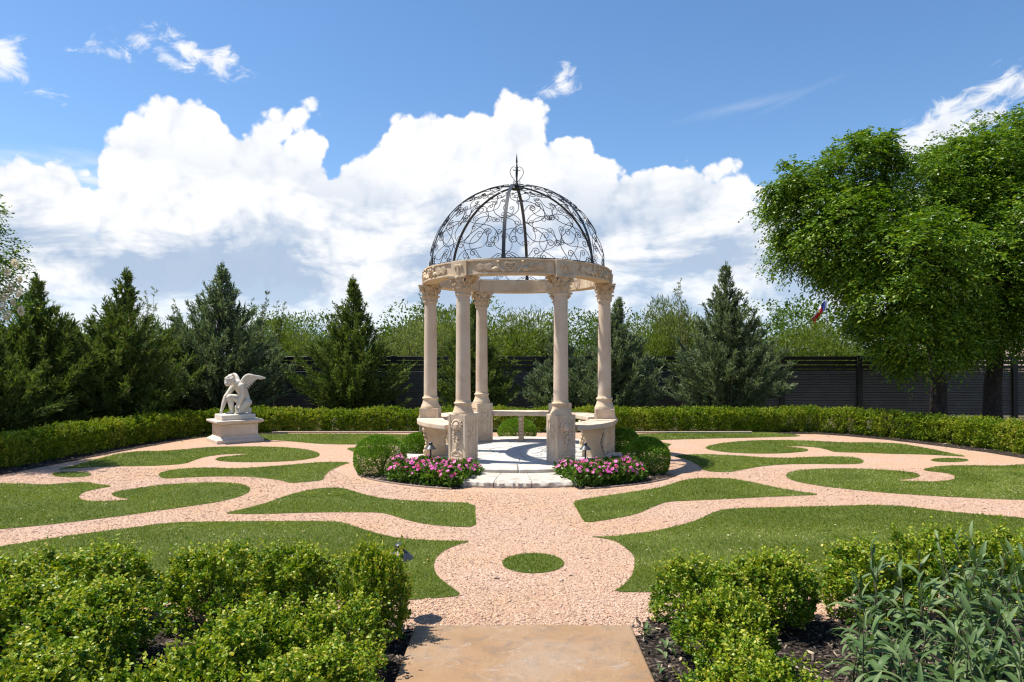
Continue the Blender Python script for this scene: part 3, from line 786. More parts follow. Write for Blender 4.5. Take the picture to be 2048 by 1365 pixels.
# low edging along the foot of the back hedge
g = G()
for i, (a, b) in enumerate(((-4.9, -1.9), (1.75, 4.9))):
    g = G().box(((a + b) / 2, 13.93, 0.02), (b - a, 0.04, 0.04))
    ob('edging_strip', g.mesh('edging_strip', bevel=0.008), MAT['edging'], label='low pale edging strip below the back hedge, %s of the gazebo' % ('left', 'right')[i], cat='edging')
# ------------------------------------------------------------------ gazebo
GC = Vector((0.073, 10.5, 0.0))
ZF, ZP, ZC0, ZC1, ZR0, ZR1 = 0.12, 0.77, 2.385, 2.655, 2.655, 2.865
RCOL = 1.34
def pol(th, r, z=0.0): return Vector((r * math.sin(th), -r * math.cos(th), z))
TURN = rad(-3.75)
gaz = empty('gazebo', GC, TURN, 'round stone gazebo with six columns and black wrought iron dome', 'gazebo')

def build_platform():
    ob('foundation', G().lathe([(1.80, -0.02), (1.80, 0.074)], 48).mesh('foundation'), MAT['mortar'], gaz)
    core = G().lathe([(1.46, 0.07), (1.46, 0.108)], 48)
    ob('mortar_bed', core.mesh('mortar_bed'), MAT['mortar'], gaz)
    rng = random.Random(12)
    for i in range(12):
        a0 = rad(30 * i + 4) + rng.uniform(-0.02, 0.02); a1 = rad(30 * i + 34) - 0.005
        g = G().arc(1.40, 1.83 + rng.uniform(-0.006, 0.008), 0.0745, ZF + rng.uniform(-0.002, 0.002), a0 + 0.004, a1, 8)
        ob('edge_stone', g.mesh('edge_stone', bevel=0.007), MAT['edge_stone'], gaz)
    # irregular flagstones inside the ring
    def ring(n, r, ph, jit): return [(rad(360.0 * k / n) + ph + rng.uniform(-jit, jit), r) for k in range(n)]
    radii = [0.0, 0.42, 0.92, 1.392]
    for q, n in ((0, 3), (1, 6), (2, 10)):
        ph = rng.uniform(0, 1); angs = [2 * math.pi * k / n + ph + rng.uniform(-0.12, 0.12) for k in range(n)] 
        for k in range(n):
            a0, a1 = angs[k], angs[(k + 1) % n] + (2 * math.pi if k == n - 1 else 0)
            poly = []
            m = 5
            gap0 = 0.006
            for i in range(m + 1):
                a = a0 + (a1 - a0) * i / m; rr = radii[q + 1] - gap0 + (rng.uniform(-0.03, 0.0) if q < 2 and 0 < i < m else 0)
                da = gap0 / max(rr, 0.05); aa = min(max(a, a0 + da), a1 - da)
                poly.append((rr * math.sin(aa), -rr * math.cos(aa)))
            if q == 0: poly.append((0.012 * math.sin((a0 + a1) / 2), -0.012 * math.cos((a0 + a1) / 2)))
            else:
                for i in range(m, -1, -1):
                    a = a0 + (a1 - a0) * i / m; rr = radii[q] + gap0
                    da = gap0 / rr; aa = min(max(a, a0 + da), a1 - da)
                    poly.append((rr * math.sin(aa), -rr * math.cos(aa)))
            z1 = ZF - 0.001 + rng.uniform(-0.003, 0.002)
            ob('flagstone', G().prism(poly, 0.1085, z1).mesh('flagstone', bevel=0.003), MAT['flagstone'], gaz)
    # rough front step of three natural slabs
    cuts = [-12.7, -3.0, 7.5, 20.2]
    for i in range(3):
        a0, a1 = rad(cuts[i]) + 0.002, rad(cuts[i + 1]) - 0.002
        n = 14
        V, F = [], []
        lev = [(1.82, 0.076), (2.05, 0.078), (2.28, 0.076), (2.43, 0.078), (2.465, 0.062), (2.475, 0.03), (2.46, -0.02), (1.82, -0.02)]
        for k in range(n + 1):
            a = a0 + (a1 - a0) * k / n
            for j, (r, z) in enumerate(lev):
                out = j in (3, 4, 5)
                r2 = r + (rng.uniform(-0.022, 0.014) if out else 0); z2 = z + (rng.uniform(-0.007, 0.004) if j in (1, 2, 3, 4, 5) else 0)
                V.append(pol(a, r2, z2))
        m = len(lev)
        for k in range(n):
            for j in range(m): F.append((k * m + j, k * m + (j + 1) % m, (k + 1) * m + (j + 1) % m, (k + 1) * m + j))
        F.append(tuple(range(m))); F.append(tuple(n * m + j for j in range(m))[::-1])
        ob('step_stone', G().add(V, F).mesh('step_stone', smooth=True, sharp=25), MAT['rough_stone'], gaz)
build_platform()

def voxel(o, size, smooth=2, fac=0.5):
    m = o.modifiers.new('remesh', 'REMESH'); m.mode = 'VOXEL'; m.voxel_size = size; m.use_smooth_shade = True
    s_ = o.modifiers.new('smooth', 'SMOOTH'); s_.iterations = smooth; s_.factor = fac

def ped_body():
    w, g = 0.29, G()
    h = ZP - ZF
    t = 0.012
    # core and four raised borders leaving a sunk panel on each face
    g.box((0, 0, h / 2), (w - 2 * t, w - 2 * t, h - 0.002))
    for s_ in (-1, 1):
        for q in (-1, 1): g.box((s_ * (w / 2 - 0.019), q * (w / 2 - 0.019), h / 2), (0.038, 0.038, h))
    for k in range(4):
        a = k * math.pi / 2
        for z, d in ((0.035, 0.07), (h - 0.045, 0.09)):
            c = Vector((0, -(w / 2 - 0.011), 0)); c.rotate(Euler((0, 0, a)))
            g.box((c.x, c.y, z), (w - 0.079, 0.019, d), a)
    return g.mesh('pedestal', bevel=0.004)
def lion_relief():
    """lion mask above a hanging swag of fruit, carved on the outer face (face lies at y = 0, z up from the pedestal foot)"""
    g = G(); rng = random.Random(2)
    def b(x, z, r, d=0.6, rz=1.0): g.blob((x, -0.004, z), (r, r * d * 1.5, r * rz), 8, 6)
    b(0, 0.49, 0.058, 0.55, 1.1)
    for k in range(13):
        a = rad(-35 + 250 * k / 12); b(0.068 * math.cos(a), 0.50 + 0.066 * math.sin(a), 0.021, 0.8)
    for k in range(9):
        a = rad(-10 + 200 * k / 8); b(0.088 * math.cos(a), 0.495 + 0.083 * math.sin(a), 0.015, 0.8)
    b(0, 0.462, 0.032, 1.5, 0.9); b(0, 0.475, 0.016, 3.0); b(-0.026, 0.513, 0.017, 2.0, 0.5); b(0.026, 0.513, 0.017, 2.0, 0.5)
    b(0, 0.425, 0.024, 1.0, 0.6)
    for x in (-0.047, 0.047):
        for k in range(5): b(x * (1 + 0.1 * math.sin(k)), 0.40 - 0.035 * k, 0.019 - 0.002 * k, 0.8)
    for k in range(16):
        z = 0.36 - 0.011 * k; b(rng.uniform(-0.03, 0.03), z, rng.uniform(0.013, 0.022), 0.9)
    for s_ in (-1, 1):
        g.tube([(s_ * 0.09 * math.cos(t) * (1 - t / 9), -0.004, 0.115 + 0.05 * math.sin(t) * (1 - t / 9)) for t in np.linspace(-0.5, 6.0, 18)], 0.009, 5)
        for k in range(4): b(s_ * (0.02 + 0.02 * k), 0.16 - 0.012 * k, 0.013, 0.8)
    return g.mesh('relief', smooth=True)
def vine_relief():
    g = G()
    for s_ in (-1, 1):
        p = [(s_ * (0.012 + 0.05 * abs(math.sin(5 * t))), -0.002, 0.09 + 0.46 * t) for t in np.linspace(0, 1, 28)]
        g.tube(p, 0.006, 5)
        for k in range(6):
            z = 0.12 + 0.075 * k; g.blob((s_ * 0.058, -0.002, z), (0.022, 0.007, 0.013), 6, 5, Euler((0, s_ * 0.7, 0)))
    g.blob((0, -0.002, 0.33), (0.02, 0.008, 0.035), 8, 6); g.blob((0, -0.002, 0.48), (0.028, 0.008, 0.022), 8, 6)
    return g.mesh('carving', smooth=True)
def col_base():
    return G().lathe([(0.0, 0.0), (0.146, 0.0), (0.147, 0.020), (0.140, 0.034), (0.127, 0.062), (0.117, 0.098), (0.113, 0.122), (0.114, 0.130), (0.124, 0.134), (0.128, 0.146), (0.124, 0.159), (0.112, 0.163), (0.105, 0.172), (0.102, 0.20)], 28).mesh('base', smooth=True, sharp=50)
def col_shaft():
    z0, z1 = ZP + 0.198, ZC0
    pr = [(0.102 - 0.010 * t ** 1.4, z0 + (z1 - z0) * t) for t in np.linspace(0, 1, 10)]
    pr += [(0.104, z1 + 0.002), (0.110, z1 + 0.012), (0.110, z1 + 0.026), (0.101, z1 + 0.034)]
    return G().lathe(pr, 28).mesh('shaft', smooth=True, sharp=50)
def capital():
    g = G(); h = ZC1 - ZC0
    g.lathe([(0.097, 0.03), (0.099, 0.10), (0.108, 0.17), (0.13, 0.222), (0.13, 0.232)], 24)
    def tongue(a, z0, ln, w, curl, r0):
        V, F = [], []
        rows = 8
        for i in range(rows + 1):
            t = i / rows
            r = r0 + 0.012 + curl * t ** 3
            z = z0 + ln * (t if t < 0.8 else 0.8 + 0.12 * math.sin((t - 0.8) * 7)) - (0.03 * max(0, t - 0.86) / 0.14)
            ww = w * (0.75 + 0.35 * math.sin(math.pi * t ** 0.8)) * (1 - 0.65 * max(0, t - 0.7) / 0.3)
            for j, u in enumerate((-1, -0.5, 0, 0.5, 1)):
                rr = r + (0.010 if j == 2 else -0.003 if j in (1, 3) else -0.006)
                V.append(pol(a + u * ww / 2 / r, rr, z))
        n = len(V)
        V += [Vector((v.x * 0.93, v.y * 0.93, v.z - 0.006)) for v in V]
        for i in range(rows):
            for j in range(4):
                p = i * 5 + j
                F.append((p, p + 1, p + 6, p + 5)); F.append((n + p, n + p + 5, n + p + 6, n + p + 1))
            F.append((i * 5, i * 5 + 5, n + i * 5 + 5, n + i * 5)); F.append((i * 5 + 4, n + i * 5 + 4, n + i * 5 + 9, i * 5 + 9))
        e = rows * 5
        for j in range(4): F.append((e + j, e + j + 1, n + e + j + 1, n + e + j)); F.append((j, n + j, n + j + 1, j + 1))
        g.add(V, F)
    for k in range(8): tongue(rad(45 * k), 0.03, 0.10, 0.085, 0.038, 0.092)
    for k in range(8): tongue(rad(45 * k + 22.5), 0.06, 0.135, 0.075, 0.042, 0.095)
    for k in range(4):
        a = rad(90 * k + 45)
        for s_ in (-1, 1):
            c = pol(a + s_ * 0.10, 0.158, 0.205)
            tdir = Vector((math.cos(a), math.sin(a), 0)); rdir_ = pol(a, 1)
            p = []
            for t in np.linspace(0, 10.5, 26):
                r = 0.030 * (1 - t / 13); p.append(c + rdir_ * (r * math.cos(t + 2)) + Vector((0, 0, r * math.sin(t + 2))) + tdir * s_ * 0.004)
            g.tube(p, 0.0085, 5)
        g.tube([pol(a, 0.105, 0.12), pol(a, 0.125, 0.17), pol(a, 0.15, 0.20)], 0.014, 6)
    # abacus with hollowed sides and cut corners, rosettes at the middle of each side
    poly = []
    for k in range(4):
        a = rad(90 * k)
        for u in np.linspace(-1, 1, 7):
            x = 0.150 * u; y = -(0.128 + 0.024 * u * u)
            v = Vector((x, y, 0)); v.rotate(Euler((0, 0, a))); poly.append((v.x, v.y))
    g.prism(poly, 0.232, 0.250); g.prism([(x * 1.05, y * 1.05) for x, y in poly], 0.2505, h)
    for k in range(4):
        c = pol(rad(90 * k), 0.142, 0.240); g.blob(c, (0.024, 0.024, 0.024), 8, 6)
    return g.mesh('capital', smooth=True, sharp=35)
ME_PED, ME_LION, ME_VINE, ME_BASE, ME_SHAFT, ME_CAP = ped_body(), lion_relief(), vine_relief(), col_base(), col_shaft(), capital()
for th in (-30, 30, -90, 90, -150, 150):
    a = rad(th)
    p = pol(a, RCOL, 0)
    pd = ob('pedestal', ME_PED, MAT['limestone'], gaz, (p.x, p.y, ZF), (0, 0, a))
    ob('lion_relief', ME_LION, MAT['limestone'], pd, (0, -0.134, 0), (0, 0, 0))
    for k in (1, 2, 3):
        q = Vector((0, -0.134, 0)); q.rotate(Euler((0, 0, k * math.pi / 2)))
        ob('vine_relief', ME_VINE, MAT['limestone'], pd, q, (0, 0, k * math.pi / 2))
    sh = ob('column', ME_SHAFT, MAT['shaft'], gaz, (p.x, p.y, 0), (0, 0, a))
    ob('base', ME_BASE, MAT['limestone_warm'], sh, (0, 0, ZP))
    ob('capital', ME_CAP, MAT['limestone_warm'], sh, (0, 0, ZC0))
    # entablature block above each column
    bl = G().arc(1.185, 1.450, ZR0 + 0.002, ZR1 - 0.002, -0.092, 0.092, 4).mesh('block', bevel=0.005)
    o = ob('block', bl, MAT['limestone_warm'], gaz, (0, 0, 0), (0, 0, a))
    g = G()
    for (x, z, w, h) in ((0, 2.79, 0.13, 0.035), (0, 2.74, 0.035, 0.11), (-0.055, 2.765, 0.02, 0.03), (0.055, 2.765, 0.02, 0.03)):
        g.box((x, -1.450, z), (w, 0.03, h))
    ob('bracket_carving', g.mesh('bracket_carving', bevel=0.004), MAT['limestone_warm'], o)

def frieze_carving():
    g = G(); R = 1.417
    def at(s_, z, off=0.0): return pol(s_ / R, R + off, z)
    zc = (ZR0 + ZR1) / 2
    heart = [(0.075 * math.sin(t) ** 3, 0.062 * (13 * math.cos(t) - 5 * math.cos(2 * t) - 2 * math.cos(3 * t)) / 15 + 0.008) for t in np.linspace(0, 2 * math.pi, 28)]
    g.tube([at(x, zc + z) for x, z in heart], 0.012, 5)
    for k in range(3): g.tube([at(x, zc + 0.03 - 0.022 * k) for x in np.linspace(-0.045 + 0.008 * k, 0.045 - 0.008 * k, 6)], 0.009, 5)
    for s_ in (-1, 1):
        # swan neck beside the heart, wing of rays beyond it
        nk = [(s_ * (0.085 + 0.045 * math.sin(t * 2.6) + 0.05 * t), zc - 0.068 + 0.125 * t) for t in np.linspace(0, 1, 16)]
        g.tube([at(x, z) for x, z in nk], [0.020 - 0.007 * i / 15 for i in range(16)], 6)
        g.blob(at(s_ * 0.165, zc + 0.062), (0.028, 0.022, 0.019), 8, 6); g.blob(at(s_ * 0.20, zc - 0.035), (0.055, 0.024, 0.036), 8, 6)
        for k in range(11):
            a = rad(-50 + 100 * k / 10); l0, l1 = 0.05, 0.16 + 0.03 * math.cos(a * 2)
            g.tube([at(s_ * (0.20 + l * math.cos(a)), zc - 0.005 + l * math.sin(a) * 0.48) for l in np.linspace(l0, l1, 5)], [0.011, 0.013, 0.012, 0.010, 0.005], 5)
        for k in range(7):
            a = rad(-40 + 80 * k / 6)
            g.tube([at(s_ * (0.33 + l * math.cos(a)), zc + l * math.sin(a) * 0.55) for l in np.linspace(0.03, 0.15, 5)], [0.008, 0.012, 0.012, 0.010, 0.005], 5)
    return g.mesh('frieze_carving', smooth=True)
ME_FRZ = frieze_carving()
for th in (0, 60, 120, 180, 240, 300):
    a = rad(th); e = rad(30) - 0.0935
    g = G().arc(1.20, 1.408, ZR0 + 0.004, ZR1 - 0.004, -e, e, 14)
    g.arc(1.409, 1.424, ZR0 + 0.004, ZR0 + 0.028, -e, e, 14); g.arc(1.409, 1.424, ZR1 - 0.026, ZR1 - 0.004, -e, e, 14)
    o = ob('beam', g.mesh('beam', bevel=0.003), MAT['limestone_warm'], gaz, (0, 0, 0), (0, 0, a))
    ob('frieze_carving', ME_FRZ, MAT['limestone_warm'], o)

# curved benches between the columns, the front bay stays open
def bench_leg():
    g = G(); n = 18
    prof = []
    for t in np.linspace(0, 1, n):
        prof.append((0.150 + 0.022 * math.cos(t * math.pi * 2.0) - 0.006 * math.sin(t * math.pi), 0.43 * t))
    V, F = [], []
    for s_ in (-0.038, 0.038):
        for (w, z) in prof: V.append((s_, -w, z))
        for (w, z) in prof[::-1]: V.append((s_, w, z))
    m = 2 * n
    F.append(tuple(range(m))); F.append(tuple(range(m, 2 * m))[::-1])
    F += [(i, m + i, m + (i + 1) % m, (i + 1) % m) for i in range(m)]
    g.add(V, F)
    for s_ in (-1, 1):
        for k in range(6): g.blob((0, s_ * (0.158 + 0.018 * math.cos(k * 1.1)), 0.37 - 0.06 * k), (0.030, 0.020, 0.030), 7, 5)
        g.blob((0, s_ * 0.172, 0.385), (0.040, 0.030, 0.042), 8, 6)
    return g.mesh('bench_leg', smooth=True, sharp=40)
ME_LEG = bench_leg()
for th in (-60, 60, -120, 120, 180):
    a = rad(th); e = rad(30) - 0.122
    seat = ob('bench_seat', G().arc(1.12, 1.52, ZF + 0.43, ZF + 0.50, -e, e, 16).mesh('bench_seat', bevel=0.014, seg=2), MAT['limestone'], gaz, (0, 0, 0), (0, 0, a))
    ob('bench_leg', ME_LEG, MAT['limestone_warm'], seat, (0, -1.32, ZF))

# iron dome: six ribs, base hoop, scrollwork between the ribs, finial
RD, HD, ZD = 1.345, 1.29, ZR1 + 0.012
def dome(ph, v):
    lat = v * math.pi / 2
    return Vector((RD * math.cos(lat) * math.sin(ph), -RD * math.cos(lat) * math.cos(ph), ZD + HD * math.sin(lat)))
RIB0 = -4.25
def rib_mesh():
    V, F = [], []
    n = 30
    for i in range(n + 1):
        p = dome(0, min(i / n * 0.985, 0.985)); nrm = Vector((0, p.y / RD / RD, (p.z - ZD) / HD / HD)).normalized()
        for (x, d) in ((-0.024, 0.006), (0.024, 0.006), (0.024, -0.006), (-0.024, -0.006)): V.append((x, p.y + nrm.y * d, p.z + nrm.z * d))
    for i in range(n):
        for k in range(4): F.append((i * 4 + k, i * 4 + (k + 1) % 4, i * 4 + 4 + (k + 1) % 4, i * 4 + 4 + k))
    F.append((0, 1, 2, 3)); F.append((n * 4 + 3, n * 4 + 2, n * 4 + 1, n * 4))
    g = G().add(V, F)
    g.box((0, -RD - 0.004, ZD + 0.045), (0.05, 0.012, 0.13))
    return g.mesh('rib', smooth=True, sharp=30)
ME_RIB = rib_mesh()
for k in range(6): ob('dome_rib', ME_RIB, MAT['iron'], gaz, (0, 0, 0), (0, 0, rad(RIB0 + 60 * k)))
hoop = [pol(a, RD, ZD) for a in np.linspace(0, 2 * math.pi, 73)]
ob('dome_hoop', G().tube(hoop, 0.013, 6).mesh('dome_hoop', smooth=True), MAT['iron'], gaz)
ob('dome_crown', G().lathe([(0.0, ZD + HD - 0.035), (0.10, ZD + HD - 0.035), (0.085, ZD + HD + 0.008), (0.03, ZD + HD + 0.02), (0.0, ZD + HD + 0.02)], 16).mesh('dome_crown', smooth=True), MAT['iron'], gaz)

HW = rad(28.4)
def curl(p, h, sgn, r0, turns):
    """turtle walk into a tightening spiral, in metres"""
    out = []; x, y = p; ds = r0 * 0.22; tot = 0; L = turns * 2 * math.pi
    while tot < L:
        r = r0 * max(0.28, 1 - 0.72 * tot / L)
        d = r * 0.30; h += sgn * d / r; tot += d / r
        x += d * math.cos(h); y += d * math.sin(h); out.append((x, y))
    return out
def scroll_path(p0, p1, bend, s0, s1, r0, r1, turns=1.25):
    """an iron bar from p0 to p1 in gore coordinates (u across -1..1, v up 0..1) with a spiral at each end"""
    vm = (p0[1] + p1[1]) / 2
    def metric(p): return (p[0] * HW * RD * math.cos(vm * math.pi / 2), p[1] * RD * math.pi / 2)
    def back(q): 
        v = q[1] / (RD * math.pi / 2); v = min(max(v, 0.004), 0.97)
        return dome(max(-HW * 1.02, min(HW * 1.02, q[0] / (RD * math.cos(vm * math.pi / 2)))), v)
    a, b = metric(p0), metric(p1)
    dx, dy = b[0] - a[0], b[1] - a[1]
    nx, ny = -dy, dx
    mid = []
    for t in np.linspace(0, 1, 16):
        w = bend[0] * math.sin(math.pi * t) + bend[1] * math.sin(2 * math.pi * t)
        mid.append((a[0] + dx * t + nx * w, a[1] + dy * t + ny * w))
    h1 = math.atan2(mid[-1][1] - mid[-2][1], mid[-1][0] - mid[-2][0]); h0 = math.atan2(mid[0][1] - mid[1][1], mid[0][0] - mid[1][0])
    path = (curl(mid[0], h0, s0, r0, turns)[::-1] if r0 else []) + mid + (curl(mid[-1], h1, s1, r1, turns) if r1 else [])
    return [back(q) for q in path]
SPEC = [  # p0, p1, bend, curl signs, curl radii: the right half of one gore, mirrored for the left
    ((0.10, 0.13), (0.62, 0.20), (-0.30, 0.0), 1, -1, 0.050, 0.058),
    ((0.92, 0.03), (0.46, 0.06), (0.35, 0.0), -1, 1, 0.048, 0.052),
    ((0.30, 0.02), (0.50, 0.40), (0.0, 0.16), -1, 1, 0.045, 0.070),
    ((0.95, 0.14), (0.12, 0.42), (0.10, -0.12), -1, -1, 0.060, 0.060),
    ((0.95, 0.30), (0.32, 0.56), (-0.12, 0.12), 1, 1, 0.055, 0.062),
    ((0.05, 0.30), (0.70, 0.46), (0.20, 0.0), -1, -1, 0.055, 0.050),
    ((0.94, 0.52), (0.20, 0.74), (0.14, -0.10), -1, 1, 0.048, 0.045),
    ((0.06, 0.55), (0.66, 0.66), (-0.25, 0.0), 1, 1, 0.045, 0.045),
    ((0.92, 0.74), (0.22, 0.86), (0.18, 0.0), 1, -1, 0.030, 0.028),
]
SCROLLS = []
for sp in SPEC:
    p0, p1, bend, s0, s1, r0, r1 = sp
    SCROLLS.append(G().tube(scroll_path(p0, p1, bend, s0, s1, r0, r1), 0.0052, 5).mesh('scroll', smooth=True))
    SCROLLS.append(G().tube(scroll_path((-p0[0], p0[1]), (-p1[0], p1[1]), (-bend[0], -bend[1]), -s0, -s1, r0, r1), 0.0052, 5).mesh('scroll', smooth=True))
for k in range(6):
    for me in SCROLLS: ob('iron_scroll', me, MAT['iron'], gaz, (0, 0, 0), (0, 0, rad(RIB0 + 30 + 60 * k)))

zt = ZD + HD
fin = ob('finial', G().lathe([(0.0, 0.0), (0.03, 0.0), (0.022, 0.03), (0.014, 0.05), (0.011, 0.16), (0.02, 0.18), (0.011, 0.20), (0.010, 0.30), (0.016, 0.315), (0.009, 0.33), (0.014, 0.37), (0.011, 0.42), (0.0015, 0.50)], 10).mesh('finial', smooth=True), MAT['iron'], gaz, (0, 0, zt + 0.018))
def fin_scroll():
    p = [(0.012, 0.04)]
    p = [(0.012 + 0.11 * math.sin(math.pi * t) ** 0.8 * (0.5 + 0.62 * t), 0.06 + 0.26 * t) for t in np.linspace(0, 0.86, 16)]
    h = math.atan2(p[-1][1] - p[-2][1], p[-1][0] - p[-2][0])
    p = p + curl(p[-1], h, 1, 0.04, 0.9)
    g = G().tube([(x, 0, z) for x, z in p], 0.005, 5)
    q = [(0.012 + 0.03 * t, 0.01 + 0.02 * t) for t in np.linspace(0, 1, 4)]
    g.tube([(x, 0, z) for x, z in q + curl(q[-1], 0.5, 1, 0.028, 1.2)], 0.0045, 5)
    return g.mesh('finial_scroll', smooth=True)
ME_FS = fin_scroll()
for k in range(4): ob('finial_scroll', ME_FS, MAT['iron'], fin, (0, 0, 0), (0, 0, rad(90 * k + 12)))

# ------------------------------------------------------------------ planting bed round the gazebo
for s_, nm in ((-1, 'left'), (1, 'right')):
    a0, a1 = rad(15.5), rad(52)
    poly = [(GC.x + s_ * 1.815 * math.sin(a), GC.y - 1.815 * math.cos(a)) for a in np.linspace(a0, a1, 14)] + [(GC.x + s_ * 2.64 * math.sin(a), GC.y - 2.64 * math.cos(a)) for a in np.linspace(a1, a0, 14)]
    sheet('flower_bed', poly, 0.011, MAT['mulch'], label='dark mulch bed under the flowers %s of the gazebo step' % nm, cat='mulch', kind='structure')
    g = G().arc(2.648, 2.668, 0.0, 0.022, s_ * rad(17) if s_ > 0 else -rad(46), rad(46) if s_ > 0 else -rad(17), 16)
    ob('bed_edging', g.mesh('bed_edging', bevel=0.005), MAT['edging_dark'], None, GC, label='low curved edging round the %s flower bed' % nm, cat='edging')

# ------------------------------------------------------------------ path lights
def lamp_meshes():
    st = G().lathe([(0.0, -0.08), (0.003, -0.08), (0.011, 0.0), (0.011, 0.34), (0.016, 0.345), (0.016, 0.365), (0.0, 0.365)], 12).mesh('stake', smooth=True)
    sh = G().lathe([(0.074, 0.352), (0.076, 0.355), (0.060, 0.372), (0.040, 0.392), (0.028, 0.402), (0.027, 0.400), (0.050, 0.372), (0.070, 0.352)], 24).mesh('shade', smooth=True)
    cp = G().lathe([(0.0, 0.398), (0.024, 0.398), (0.024, 0.416), (0.027, 0.418), (0.026, 0.434), (0.018, 0.442), (0.0, 0.443)], 16).mesh('cap', smooth=True)
    gl = G().lathe([(0.0, 0.362), (0.02, 0.362), (0.02, 0.39), (0.0, 0.392)], 10).mesh('bulb_glass', smooth=True)
    return st, sh, cp, gl
LM = lamp_meshes()
MAT['lens'] = plain_mat('lamp_lens', (0.5, 0.5, 0.46), 0.3)
for (x, y, lab) in ((-1.06, 8.88, 'black path light standing in the left flower bed'), (0.955, 8.86, 'black path light standing in the right flower bed'), (-0.655, 4.04, 'black path light half hidden behind the foreground boxwood')):
    t = empty('path_light', (x, y, 0.0), random.uniform(0, 3), lab, 'path light', 'garden path lights')
    t.rotation_euler = (random.uniform(-.03, .03), random.uniform(-.03, .03), random.uniform(0, 3))
    ob('stake', LM[0], MAT['lamp_metal'], t)
    if y < 5: t.scale = (1.08, 1.08, 1.0)
    sh = ob('shade', LM[1], MAT['lamp_metal'], t); ob('cap', LM[2], MAT['lamp_metal'], sh); ob('lens', LM[3], MAT['lens'], t)

